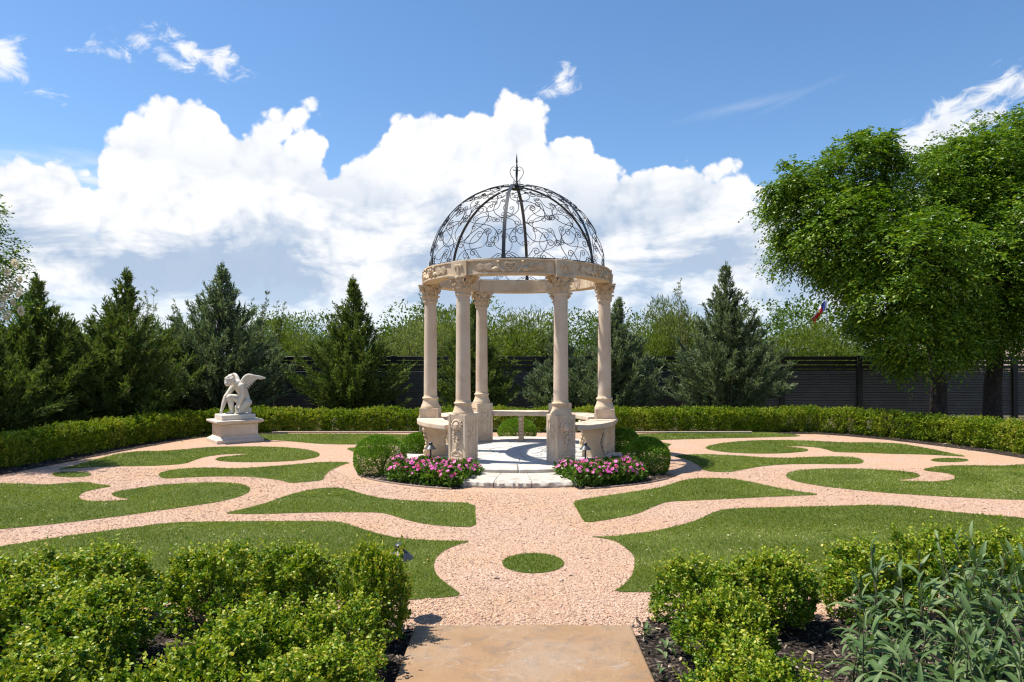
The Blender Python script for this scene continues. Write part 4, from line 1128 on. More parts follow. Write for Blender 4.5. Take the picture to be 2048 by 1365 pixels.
# ------------------------------------------------------------------ statue of a kneeling winged figure on a plinth
SX, SY = -5.12, 12.62
def build_statue():
    rz = rad(38)
    pl = empty('statue_plinth', (SX, SY, 0), rz, 'carved stone plinth under the white winged statue', 'plinth')
    def slab(name, w, d, z0, z1, flare=0.0):
        g = G(); n = 6
        for i in range(n):
            t0, t1 = i / n, (i + 1) / n
            f0 = flare * (1 - math.sin(t0 * math.pi / 2)) if flare > 0 else -flare * math.sin(t0 * math.pi / 2)
            f1 = flare * (1 - math.sin(t1 * math.pi / 2)) if flare > 0 else -flare * math.sin(t1 * math.pi / 2)
            V = []
            for f, z in ((f0, z0 + (z1 - z0) * t0), (f1, z0 + (z1 - z0) * t1)):
                for sx, sy in ((-1, -1), (1, -1), (1, 1), (-1, 1)): V.append((sx * (w / 2 + f), sy * (d / 2 + f), z))
            F = [(0, 1, 5, 4), (1, 2, 6, 5), (2, 3, 7, 6), (3, 0, 4, 7)]
            if i == 0: F.append((3, 2, 1, 0))
            if i == n - 1: F.append((4, 5, 6, 7))
            g.add(V, F)
        return g
    w, d = 0.66, 0.56
    ob('foot', G().box((0, 0, 0.035), (w + 0.17, d + 0.17, 0.07)).mesh('foot', bevel=0.008), MAT['plinth'], pl)
    ob('foot_moulding', slab('m', w, d, 0.0715, 0.135, 0.07).mesh('foot_moulding', bevel=0.003), MAT['plinth'], pl)
    die = ob('die', G().box((0, 0, 0.245), (w, d, 0.216)).mesh('die', bevel=0.006), MAT['plinth'], pl)
    for k, (q, ww) in enumerate((((0, -d / 2 - 0.001, 0.245), w), ((-w / 2 - 0.001, 0, 0.245), d))):
        g = G()
        for zz in (-0.085, 0.085): g.box((0, 0, zz), (ww - 0.06, 0.012, 0.016))
        for xx in (-1, 1): g.box((xx * (ww / 2 - 0.038), 0, 0), (0.016, 0.012, 0.153))
        ob('panel_frame', g.mesh('panel_frame', bevel=0.003), MAT['plinth'], die, q, (0, 0, 0 if k == 0 else math.pi / 2))
    ob('cap_moulding', slab('m', w, d, 0.354, 0.388, -0.07).mesh('cap_moulding', bevel=0.003), MAT['plinth'], pl)
    ob('cap', G().box((0, 0, 0.409), (w + 0.17, d + 0.17, 0.040)).mesh('cap', bevel=0.010, seg=2), MAT['plinth'], pl)
    pl.scale = (1, 1, 0.95)
    st = empty('winged_statue', (SX, SY, 0.409), rz, 'white stone statue of a kneeling winged youth reaching down', 'statue')
    ob('statue_base', G().box((0, 0, 0.05), (0.62, 0.50, 0.10)).mesh('statue_base', bevel=0.008), MAT['statue'], st)
    g = G()
    def limb(pts, rs, n=10):
        # tapered limb with rounded ends
        P = [Vector(p) for p in pts]; path, rr = [], []
        for i in range(len(P) - 1):
            for t in np.linspace(0, 1, 7)[:-1]: path.append(P[i].lerp(P[i + 1], t)); rr.append(rs[i] * (1 - t) + rs[i + 1] * t)
        path.append(P[-1]); rr.append(rs[-1])
        g.tube(path, rr, n)
        for p, r in ((P[0], rs[0]), (P[-1], rs[-1])): g.blob(p, (r, r, r), 10, 8)
        for p, r in zip(P[1:-1], rs[1:-1]): g.blob(p, (r, r, r), 10, 8)
    st.scale = (0.96, 0.96, 0.95)
    z0 = 0.10
    def q(x, y, z): return (x, y, z + z0)
    # trunk, leaning forward to the left
    limb([q(.185, 0, .235), q(.175, 0, .33), q(.135, 0, .44), q(.085, 0, .535), q(.045, 0, .585)], [.105, .092, .098, .112, .085], 14)
    g.blob(q(.19, 0, .22), (.115, .125, .09), 14, 10); g.blob(q(.10, 0, .51), (.085, .15, .10), 14, 10)
    g.blob(q(.225, -.06, .215), (.075, .07, .075), 12, 8); g.blob(q(.225, .06, .215), (.075, .07, .075), 12, 8)
    # neck and bowed head
    limb([q(.045, 0, .59), q(-.02, -.012, .625), q(-.075, -.02, .635)], [.06, .05, .055])
    g.blob(q(-.115, -.03, .635), (.088, .078, .092), 14, 10, Euler((0, -0.5, 0)))
    g.blob(q(-.158, -.045, .590), (.048, .055, .055), 12, 8, Euler((0, -0.6, 0)))
    g.blob(q(-.185, -.055, .598), (.016, .013, .02), 8, 6, Euler((0, -.7, 0)))
    g.blob(q(-.178, -.052, .565), (.02, .022, .014), 8, 6)
    # far arm reaching down to the base, near arm across the thigh
    limb([q(.03, .135, .555), q(-.085, .125, .40), q(-.14, .11, .335), q(-.19, .08, .20), q(-.225, .06, .09)], [.062, .048, .044, .040, .027])
    limb([q(.075, -.145, .545), q(.095, -.165, .42), q(.085, -.165, .335), q(.04, -.15, .235), q(.0, -.135, .165)], [.062, .050, .045, .040, .027])
    def hand(c, d, s_):
        c = Vector(c); d = Vector(d).normalized(); side = d.cross(Vector((0, 1, 0))).normalized(); ax = d.cross(side)
        g.blob(c, (.03, .035, .04), 8, 6)
        for i, u in enumerate((-1.5, -0.5, 0.5, 1.5)):
            b = c + ax * (u * .016) + d * .02
            limb([b, b + d * (.035 - .004 * abs(u)) + side * .004 * s_, b + d * (.055 - .006 * abs(u)) + side * .02 * s_], [.0105, .0095, .008], 6)
        b = c + ax * (-.03); limb([b, b + d * .03 - ax * .012, b + d * .045], [.0115, .010, .009], 6)
    hand(q(-.238, .055, .06), (-.25, -.05, -1), 1)
    hand(q(-.015, -.13, .135), (-.25, .0, -1), 1)
    # raised leg: thigh forward, shin down, foot flat
    limb([q(.18, .065, .215), q(.04, .05, .30), q(-.085, .03, .325)], [.098, .078, .062], 12)
    limb([q(-.085, .03, .325), q(-.07, .03, .20), q(-.055, .03, .09), q(-.05, .03, .03)], [.060, .056, .038, .032])
    limb([q(-.03, .03, .022), q(-.10, .025, .020), q(-.155, .02, .014)], [.032, .030, .017])
    for i in range(5): g.blob(q(-.168 + .006 * abs(i - 1), .0 + .012 * i, .010), (.014, .0075, .010), 6, 5)
    # kneeling leg: knee on the base, shin back, toes tucked
    limb([q(.18, -.075, .20), q(.09, -.085, .11), q(.025, -.09, .055)], [.096, .074, .058], 12)
    limb([q(.025, -.09, .05), q(.12, -.085, .055), q(.20, -.08, .06), q(.245, -.08, .075)], [.055, .052, .036, .033])
    limb([q(.25, -.08, .085), q(.262, -.08, .04), q(.25, -.08, .012)], [.034, .028, .016])
    for i in range(5): g.blob(q(.232, -.105 + .012 * i, .010), (.014, .0075, .009), 6, 5)
    body = ob('body', g.mesh('body', smooth=True), MAT['statue'], st)
    voxel(body, 0.0072, 3, 0.5)
    # curly hair
    rng = random.Random(5); h = G()
    for i in range(120):
        v = Vector((rng.gauss(0, 1), rng.gauss(0, 1), rng.gauss(0, 1))).normalized()
        if v.z < -0.35 or (v.x < -0.35 and v.z < 0.30): continue
        p = Vector(q(-.108, -.03, .645)) + Vector((v.x * .088, v.y * .080, v.z * .090))
        r = rng.uniform(.014, .021); h.blob(p, (r, r, r), 6, 5)
    hair = ob('hair', h.mesh('hair', smooth=True), MAT['statue'], body)
    # wings: layered feathers on a curved spine
    for s_, nm in ((-1, 'wing'), (1, 'wing')):
        f = G()
        root = Vector(q(.095, s_ * .06, .585))
        top = Vector(q(.165, s_ * .13, .745)); tip = Vector(q(.365, s_ * .20, .685))
        if s_ > 0: top = Vector(q(.06, .20, .745)); tip = Vector(q(.02, .33, .715)); 
        sp = [root.lerp(top, t) * (1 - t * t) + (root * (1 - t) ** 2 + top * 2 * t * (1 - t) + tip * t * t) * (t * t) for t in np.linspace(0, 1, 14)]
        sp = [root * (1 - t) ** 2 + (top * 2 - (root + tip) * 0.25) * (t * (1 - t)) * 1.25 + tip * t * t + (root + tip) * 0.0 for t in np.linspace(0, 1, 14)]
        sp = [(root * (1 - t) ** 2 + top * 2.0 * t * (1 - t) + tip * t * t) + Vector((0, 0, 0.06 * math.sin(math.pi * t))) for t in np.linspace(0, 1, 14)]
        f.tube(sp, [.040 - .022 * i / 13 for i in range(14)], 8)
        down = Vector((0.35, s_ * 0.02, -1)).normalized() if s_ < 0 else Vector((0.45, -0.1, -1)).normalized()
        out = (tip - root).normalized()
        for row, (ln, off) in enumerate(((.19, 0.0), (.13, -.006), (.075, -.012))):
            m = 15
            for i in range(m):
                t = i / (m - 1); k = t * 12.99; b = sp[int(k)].lerp(sp[int(k) + 1], k - int(k)) + Vector((0, s_ * off * -1, 0))
                d = (down * (1 - 0.75 * t) + out * (0.15 + 0.9 * t)).normalized()
                l = ln * (0.75 + 0.25 * math.sin(math.pi * min(1, t + .25))) * (1 if s_ < 0 else 0.9)
                w_ = d.cross(Vector((0, 1, 0))).normalized()
                c = b + d * l * 0.5
                z_ = d; x_ = w_; y_ = z_.cross(x_)
                R = Matrix((x_, y_, z_)).transposed().to_euler()
                f.blob(c, (.021, .0085, l * 0.56), 8, 8, R)
        ob(nm, f.mesh('wing', smooth=True), MAT['statue'], st)
build_statue()
# ------------------------------------------------------------------ fence along the back
def build_fence():
    Y0, ZT = 17.6, 1.585
    fx = [-9.05 + 2.0 * i for i in range(13)]
    fn = empty('fence', (0, Y0, 0), 0, 'black metal fence with slatted top behind the cedars', 'fence')
    me_post = G().box((0, 0, 0.79), (0.13, 0.12, 1.58)).mesh('post', bevel=0.006)
    me_cap = G().box((0, 0, 1.585), (0.145, 0.135, 0.012)).mesh('post_cap', bevel=0.003)
    me_board = G().box((1.0, 0, 0), (1.868, 0.030, 0.092)).mesh('board', bevel=0.004)
    me_rail = G().box((1.0, 0, 0), (1.868, 0.045, 0.05)).mesh('rail', bevel=0.004)
    # corrugated sheet, ribs running level
    n = 17; V, F = [], []
    z0, z1 = 0.05, 1.19
    zs, ys = [], []
    for i in range(n):
        p = (z1 - z0) / n; b = z0 + p * i
        for f, y in ((0.0, 0.0), (0.42, 0.0), (0.50, -0.034), (0.66, -0.034), (0.96, 0.0)): zs.append(b + p * f); ys.append(y)
    for x in (0.07, 1.93):
        for z, y in zip(zs, ys): V.append((x, y + 0.02, z))
    m = len(zs)
    F = [(i, m + i, m + i + 1, i + 1) for i in range(m - 1)]
    g = G().add(V, F)
    me_sheet = bpy.data.meshes.new('sheet'); me_sheet.from_pydata(V, [], F); me_sheet.update()
    me_bolt = G().blob((0, 0, 0), (0.009, 0.007, 0.009), 6, 5).mesh('bolt', smooth=True)
    MAT['bolt'] = plain_mat('zinc_bolt', (0.6, 0.6, 0.6), 0.35, 0.6)
    rng = random.Random(9)
    for i, x in enumerate(fx):
        p = ob('post', me_post, MAT['fence_black'], fn, (x, 0, 0)); ob('post_cap', me_cap, MAT['fence_black'], p)
        if i == len(fx) - 1: break
        for z in (1.53, 1.415, 1.30): ob('board', me_board, MAT['fence_black'], fn, (x, rng.uniform(-.004, .004), z))
        ob('rail', me_rail, MAT['fence_black'], fn, (x, 0.0, 1.218))
        sh = ob('corrugated_sheet', me_sheet, MAT['fence_sheet'], fn, (x, rng.uniform(0, .006), 0), (0, 0, rng.uniform(-.006, .006)))
        for xx in (0.55, 1.45):
            for z in (0.36, 0.74, 1.12): ob('bolt', me_bolt, MAT['bolt'], sh, (xx, -0.02, z + 0.012))
build_fence()

# ------------------------------------------------------------------ house and flag far beyond the fence
def build_far():
    zg = ground_z(46)
    h = empty('house', (32.5, 46, zg), rad(-6), 'tan house with low brown roof beyond the fence on the right', 'house')
    g = G().box((0, 0, 1.35), (13, 8, 2.7)); ob('wall', g.mesh('wall'), MAT['house_wall'], h)
    V = [(-7, -4.6, 2.72), (7, -4.6, 2.72), (7, 4.6, 2.72), (-7, 4.6, 2.72), (-3.4, 0, 4.9), (3.4, 0, 4.9)]
    rf = G().add(V, [(0, 1, 5, 4), (2, 3, 4, 5), (1, 2, 5), (3, 0, 4), (3, 2, 1, 0)])
    ob('roof', rf.mesh('roof', bevel=0.04), MAT['house_roof'], h)
    wf = G(); MAT['glass_dark'] = plain_mat('window_glass', (0.05, 0.06, 0.07), 0.12)
    for x in (-4, 0, 4):
        w = ob('window', G().box((0, 0, 0), (1.3, 0.10, 1.3)).mesh('window', bevel=0.02), MAT['flag_white'], h, (x, -4.02, 1.5))
        ob('pane', G().box((0, -0.055, 0), (1.1, 0.02, 1.1)).mesh('pane'), MAT['glass_dark'], w)
    # flag pole with a hanging flag
    Y = 31.0; x = (1653 - HX) / FPX * Y; zg = ground_z(Y)
    fp = empty('flagpole', (x, Y, zg), 0, 'pale flagpole rising beyond the fence left of the big tree', 'flagpole')
    ob('pole', G().lathe([(0.0, 0), (0.05, 0), (0.045, 3), (0.035, 5.15), (0, 5.15)], 12).mesh('pole', smooth=True), MAT['pole_white'], fp)
    ob('ball', G().blob((0, 0, 5.19), (0.06, 0.06, 0.06), 12, 8).mesh('ball', smooth=True), MAT['pole_white'], fp)
    fl = empty('flag', (x, Y, zg), 0, 'limp red flag with blue and white hanging from the far pole', 'flag')
    def cloth(u0, u1, v0, v1, nu=10, nv=10, dz=0.0):
        V, F = [], []
        for i in range(nu + 1):
            u = u0 + (u1 - u0) * i / nu
            for j in range(nv + 1):
                v = v0 + (v1 - v0) * j / nv
                X = -0.04 - 0.62 * u * (1 - 0.25 * v); Z = 5.04 - 0.36 * v * (1 - 0.30 * u) - 0.78 * u ** 1.25
                Yy = 0.09 * math.sin(7 * u + 2.5 * v) * (0.3 + u) + 0.03 * math.sin(15 * u - 4 * v)
                V.append((X, Yy + dz, Z))
        m = nv + 1
        F = [(i * m + j, i * m + j + 1, (i + 1) * m + j + 1, (i + 1) * m + j) for i in range(nu) for j in range(nv)]
        me = bpy.data.meshes.new('cloth'); me.from_pydata(V, [], F); me.update()
        for p in me.polygons: p.use_smooth = True
        return me
    ob('blue_field', cloth(0, 0.28, 0, 1), MAT['flag_blue'], fl)
    ob('red_field', cloth(0.28, 1, 0.22, 1), MAT['flag_red'], fl)
    ob('white_field', cloth(0.28, 1, 0, 0.22), MAT['flag_white'], fl)
build_far()

# ------------------------------------------------------------------ shrubs
def shrub_np(seed, w, d, h, n, leaf, power=3.2, lump=0.13, shoots=0, tpl=LEAF4, inner=0.22, asp=0.55, gap=0.0, sink=0.0, tips=None):
    rng = np.random.default_rng(seed)
    dirs = rdir(rng, n); dirs[:, 2] = np.where(dirs[:, 2] < -0.75, -dirs[:, 2], dirs[:, 2])
    a, b, c = w / 2, d / 2, h / 2
    r = ((np.abs(dirs[:, 0] / a)) ** power + (np.abs(dirs[:, 1] / b)) ** power + (np.abs(dirs[:, 2] / c)) ** power) ** (-1 / power)
    ns = vnoise(dirs * 2.3 + seed * 3.1, seed) - 0.5; n2 = vnoise(dirs * 5.5 + seed, seed + 1) - 0.5; n3 = vnoise(dirs * 12 + seed, seed + 2) - 0.5
    r = r * (1 + lump * (1.6 * ns + 1.0 * n2 + 0.55 * n3))
    dep = 1 - np.abs(rng.normal(0, 0.055, n))
    inn = rng.uniform(size=n) < inner
    dep = np.where(inn, rng.uniform(0.35, 0.95, n), dep)
    P = dirs * (r * dep)[:, None] + np.array([0, 0, h / 2])
    if sink:     # the ball meets the soil with a flat foot
        P[:, 2] -= sink; k = P[:, 2] > 0.01; P, dirs, inn, n = P[k], dirs[k], inn[k], int(k.sum())
    P[:, 2] = np.maximum(P[:, 2], 0.015)
    if gap:      # hollows between the sprays
        k = (vnoise(P * 17.0 + seed, seed + 4) > gap) | inn
        P, dirs, n = P[k], dirs[k], int(k.sum())
    D = unit(dirs * 0.55 + np.array([0, 0, 0.5]) + rng.normal(size=(n, 3)) * 0.5)
    Nn = unit(dirs * 0.6 + np.array([0, 0, 0.45]) + rng.normal(size=(n, 3)) * 0.55)
    L = leaf * rng.uniform(0.65, 1.3, n)
    parts = [leaves(P, D, Nn, L, L * asp * rng.uniform(0.8, 1.2, n), tpl)]
    if shoots:
        base = rng.choice(np.where(dirs[:, 2] > 0.25)[0], shoots)
        k = 9
        ax = unit(dirs[base] * 0.45 + np.array([0, 0, 1.0]) + rng.normal(size=(shoots, 3)) * 0.3)
        ln = rng.uniform(0.03, 0.10, shoots) if tips is None else rng.uniform(0.03, 0.125, shoots)
        t = np.tile(np.linspace(0.1, 1, k), shoots)
        A = np.repeat(ax, k, 0)
        Q = np.repeat(P[base], k, 0) + A * (t * np.repeat(ln, k))[:, None]
        DD = unit(A * 0.6 + rng.normal(size=A.shape) * 0.6)
        LL = leaf * rng.uniform(0.7, 1.2, len(Q))
        (parts if tips is None else tips).append(leaves(Q, DD, unit(A * 0.3 + rng.normal(size=A.shape)), LL, LL * asp, tpl))
    return join_np(parts)

def stems_mesh(seed, w, h, k=7):
    rng = random.Random(seed); g = G()
    for i in range(k):
        a = rng.uniform(0, 6.28); r = rng.uniform(0.2, 0.42) * w
        g.tube([(rng.uniform(-.03, .03), rng.uniform(-.03, .03), -0.02), (r * 0.4 * math.cos(a), r * 0.4 * math.sin(a), h * 0.35), (r * math.cos(a), r * math.sin(a), h * 0.8)], [0.011, 0.008, 0.003], 5)
    return g.mesh('stems', smooth=True)

# foreground boxwoods
NEARV = []
for i, (w, h) in enumerate(((0.46, 0.46), (0.52, 0.44), (0.42, 0.48), (0.56, 0.42))):
    tips = []
    V, F = shrub_np(40 + i, w, w * 0.95, h, 16500, 0.0215, 2.5, 0.42, 260, LEAF6, 0.12, 0.58, 0.44, tips=tips)
    NEARV.append((mesh_np('boxwood_leaves', V, F), stems_mesh(i, w, h), w, h, mesh_np('new_growth', *tips[0])))
NEAR = [  # x px of its middle, distance, height scale, width scale, variant, rz, label
 (756, 3.72, 1.20, 0.72, 2, 0.3, 'boxwood at the left edge of the walkway, in front of the path light'),
 (590, 3.98, 1.0, 0.98, 0, 1.1, 'back row boxwood on the left, second from the walkway'),
 (425, 4.02, 1.02, 1.0, 1, 2.0, 'back row boxwood on the left, third from the walkway, beside the gravel gap'),
 (205, 3.98, 1.0, 1.15, 0, 3.1, 'yellowish back row boxwood on the left, beyond the gravel gap'),
 (30, 4.0, 0.95, 1.05, 1, 4.0, 'back row boxwood at the left picture edge'),
 (170, 3.34, 1.04, 1.12, 3, 5.0, 'large round boxwood in the left front, before the gravel gap'),
 (20, 3.40, 0.98, 1.10, 0, 0.8, 'boxwood on the left picture edge, in the nearer row'),
 (662, 3.26, 0.90, 0.95, 1, 1.5, 'low boxwood beside the walkway on the left, nearer than the path light'),
 (500, 3.02, 0.98, 0.98, 0, 2.6, 'front row boxwood on the left, in the middle of the near mass'),
 (628, 2.80, 0.86, 0.90, 3, 3.8, 'front boxwood next to the mulch left of the walkway'),
 (380, 2.58, 0.98, 0.90, 2, 4.7, 'nearest boxwood cut by the bottom edge, left of the mulch'),
 (555, 2.46, 0.90, 0.86, 0, 5.9, 'nearest boxwood at the bottom edge left of the walkway'),
 (60, 2.72, 0.92, 1.0, 1, 5.2, 'boxwood in the lower left corner'),
 (215, 2.50, 0.84, 0.9, 3, 0.2, 'boxwood at the bottom edge right of the lower left corner one'),
 (1395, 4.00, 0.86, 0.90, 1, 0.5, 'first back row boxwood right of the walkway'),
 (1548, 3.92, 0.98, 1.0, 2, 1.3, 'dark back row boxwood right of the walkway, left of the gravel peephole'),
 (1735, 4.04, 1.02, 1.05, 0, 2.3, 'back row boxwood right of the gravel peephole'),
 (1870, 4.15, 1.10, 1.05, 2, 3.4, 'tall back row boxwood behind the long-leaved plants'),
 (2020, 4.20, 1.15, 1.0, 1, 4.4, 'tall back row boxwood at the right picture edge'),
 (1452, 3.36, 0.88, 0.92, 0, 5.1, 'bright green boxwood beside the walkway on the right'),
 (1512, 2.74, 0.84, 0.88, 3, 0.9, 'nearest bright boxwood at the bottom edge right of the walkway'),
]
for (px, y, hs, ws, v, rz, lab) in NEAR:
    me, stm, w, h, tip = NEARV[v]
    t = empty('boxwood_shrub', ((px - HX) / FPX * y, y, 0), rz, lab, 'shrub', 'boxwoods in the foreground beds')
    ob('new_growth', tip, MAT['box_tip'], t, sc=(ws, ws, hs * 0.80))
    ob('foliage', me, MAT['box_near'], t, sc=(ws, ws, hs * 0.80)); ob('stems', stm, MAT['twig'], t, sc=(ws, ws, hs * 0.80))

# ball shrubs round the gazebo
for i, (x, y, w, h, lab) in enumerate(((-1.76, 9.12, 0.70, 0.50, 'large round clipped ball shrub left of the pink flowers'),
                        (-1.42, 10.32, 0.50, 0.40, 'smaller clipped shrub behind the left ball shrub'),
                        (1.80, 9.16, 0.62, 0.47, 'large round clipped ball shrub right of the pink flowers'),
                        (1.72, 10.45, 0.50, 0.46, 'clipped shrub behind the right ball shrub by the bench'),
                        (0.10, 12.75, 0.72, 0.40, 'round clipped shrub seen through the gazebo behind its rear bench'))):
    V, F = shrub_np(70 + i, w, w, h * 1.2, 24000, 0.019, 2.1, 0.045, 0, LEAF4, 0.15, 0.55, 0.16, sink=h * 0.2)
    t = empty('ball_shrub', (x, y, 0), 0, lab, 'shrub', 'ball shrubs round the gazebo')
    ob('foliage', mesh_np('ball_leaves', V, F), MAT['box_ball'], t); ob('stems', stems_mesh(20 + i, w, h), MAT['twig'], t)

# clipped hedge round the garden, planted shrub by shrub
FARV = []
for i in range(5):
    w = 0.50 + 0.03 * i
    V, F = shrub_np(90 + i, w, 0.56, 0.45, 7500, 0.034, 4.5, 0.15, 150, LEAF4, 0.10, 0.55, 0.40)
    FARV.append(mesh_np('hedge_leaves', V, F))
def build_hedge(path, label, sp=0.37, hs=1.0):
    A = [Vector((*p, 0)) for p in path]
    seg = [(A[i + 1] - A[i]).length for i in range(len(A) - 1)]; tot = sum(seg)
    h = empty('hedge', A[0], 0, label, 'hedge', 'low clipped hedges round the garden')
    n = int(tot / sp); rng = random.Random(len(label))
    for k in range(n + 1):
        s_ = tot * k / n; i = 0
        while i < len(seg) - 1 and s_ > seg[i]: s_ -= seg[i]; i += 1
        d = (A[i + 1] - A[i]).normalized(); p = A[i] + d * s_ - A[0]
        ob('hedge_shrub', FARV[rng.randrange(5)], MAT['box_far'], h, (p.x, p.y + rng.uniform(-.02, .02), 0), (0, 0, math.atan2(d.y, d.x) + rng.choice((0, math.pi)) + rng.uniform(-.08, .08)), (rng.uniform(0.92, 1.08), rng.uniform(0.93, 1.05), 0.94 * hs * rng.uniform(0.93, 1.06)))
build_hedge(HEDGE_L, 'low clipped hedge curving along the left side')
build_hedge(HEDGE_B, 'straight low clipped hedge across the back behind the gazebo')
build_hedge(HEDGE_R, 'low clipped hedge curving along the right side before the fence', hs=1.05)

# ------------------------------------------------------------------ flowering plants in the beds
def flower_mesh(name, petals=5, r=0.024):
    V, F = [], []
    for k in range(petals):
        a = 2 * math.pi * k / petals
        def rot(x, y, z): return (x * math.cos(a) - y * math.sin(a), x * math.sin(a) + y * math.cos(a), z)
        b = len(V)
        V += [rot(0.0, 0, 0), rot(r * .62, -r * .42, .004), rot(r * 1.02, -r * .2, .002), rot(r * 1.0, r * .25, .002), rot(r * .6, r * .42, .004)]
        F += [(b, b + 1, b + 2, b + 3, b + 4)]
    me = bpy.data.meshes.new(name); me.from_pydata(V, [], F); me.update(); return me
FL = []
for nm in ('petal_pink', 'petal_rose', 'petal_red', 'petal_white'):
    me = flower_mesh(nm); me.materials.append(MAT[nm]); FL.append(me)
PLV = []
for i in range(4):
    V, F = shrub_np(120 + i, 0.30, 0.30, 0.185, 560, 0.052, 2.2, 0.26, 0, LEAF6, 0.35, 0.42)
    PLV.append(mesh_np('flower_foliage', V, F))
def build_flowers():
    rng = random.Random(31)
    for s_, nm in ((-1, 'left'), (1, 'right')):
        idx = 0
        for row, (r, n, a0, a1) in enumerate(((2.02, 5, 19, 42), (2.26, 6, 17.5, 40), (2.47, 6, 17.5, 37))):
            for k in range(n):
                a = s_ * rad(a0 + (a1 - a0) * k / (n - 1) + rng.uniform(-1, 1)); p = GC + pol(a, r + rng.uniform(-.04, .04))
                rowname = ('row nearest the gazebo', 'middle row', 'outer row by the gravel')[row]
                ordn = ('first', 'second', 'third', 'fourth', 'fifth', 'sixth')[k]
                t = empty('flowering_plant', (p.x, p.y, 0.01), rng.uniform(0, 6), 'pink flowering plant in the %s bed, %s, %s from the step' % (nm, rowname, ordn), 'flower', 'pink flowers beside the gazebo step')
                hs = rng.uniform(0.85, 1.2)
                ob('foliage', PLV[rng.randrange(4)], MAT['flower_leaf'], t, sc=(1, 1, hs))
                white = rng.random() < 0.16 and row == 0
                for q in range(19):
                    th = rng.uniform(0, 6.28); u = rng.uniform(0.0, 1.0) ** 0.55
                    x, y = 0.16 * u * math.cos(th), 0.16 * u * math.sin(th); z = (0.215 - 0.08 * u ** 2 + rng.uniform(-.01, .04)) * hs
                    v = 3 if white and rng.random() < 0.7 else rng.choices((0, 1, 2), (5, 4, 2))[0]
                    s2 = rng.uniform(0.75, 1.2)
                    nrm = Vector((math.cos(th) * u * 0.9 + rng.uniform(-.4, .4), math.sin(th) * u * 0.9 + rng.uniform(-.4, .4), 0.75))
                    e = nrm.to_track_quat('Z', 'Y').to_euler()
                    ob('flower', FL[v], None, t, (x, y, z), e, (s2, s2, s2))
build_flowers()

# ------------------------------------------------------------------ long-leaved plants in the right foreground
def lance_mesh(seed, droop):
    rng = random.Random(seed); V, F = [], []
    n = 9
    for i in range(n + 1):
        t = i / n
        ang = 0.75 - droop * t
        y = sum(math.cos(0.75 - droop * (k + .5) / n) / n for k in range(i)); z = sum(math.sin(0.75 - droop * (k + .5) / n) / n for k in range(i))
        w = 0.092 * math.sin(math.pi * min(1, 0.06 + t * 0.94)) ** 0.75 * (1 - 0.25 * t) + 0.002
        tw = 0.12 * math.sin(4 * t + seed)
        for u, dz in ((-1, 0.35), (-0.5, 0.12), (0, 0.0), (0.5, 0.12), (1, 0.35)): V.append((u * w, y, z + (dz + tw * u) * w * 0.8))
    for i in range(n):
        for j in range(4): F.append((i * 5 + j, i * 5 + j + 1, i * 5 + j + 6, i * 5 + j + 5))
    return mesh_np('leaf', V, F, True)
LANCE = [lance_mesh(i, d) for i, d in enumerate((0.6, 1.1, 1.7, 2.2))]
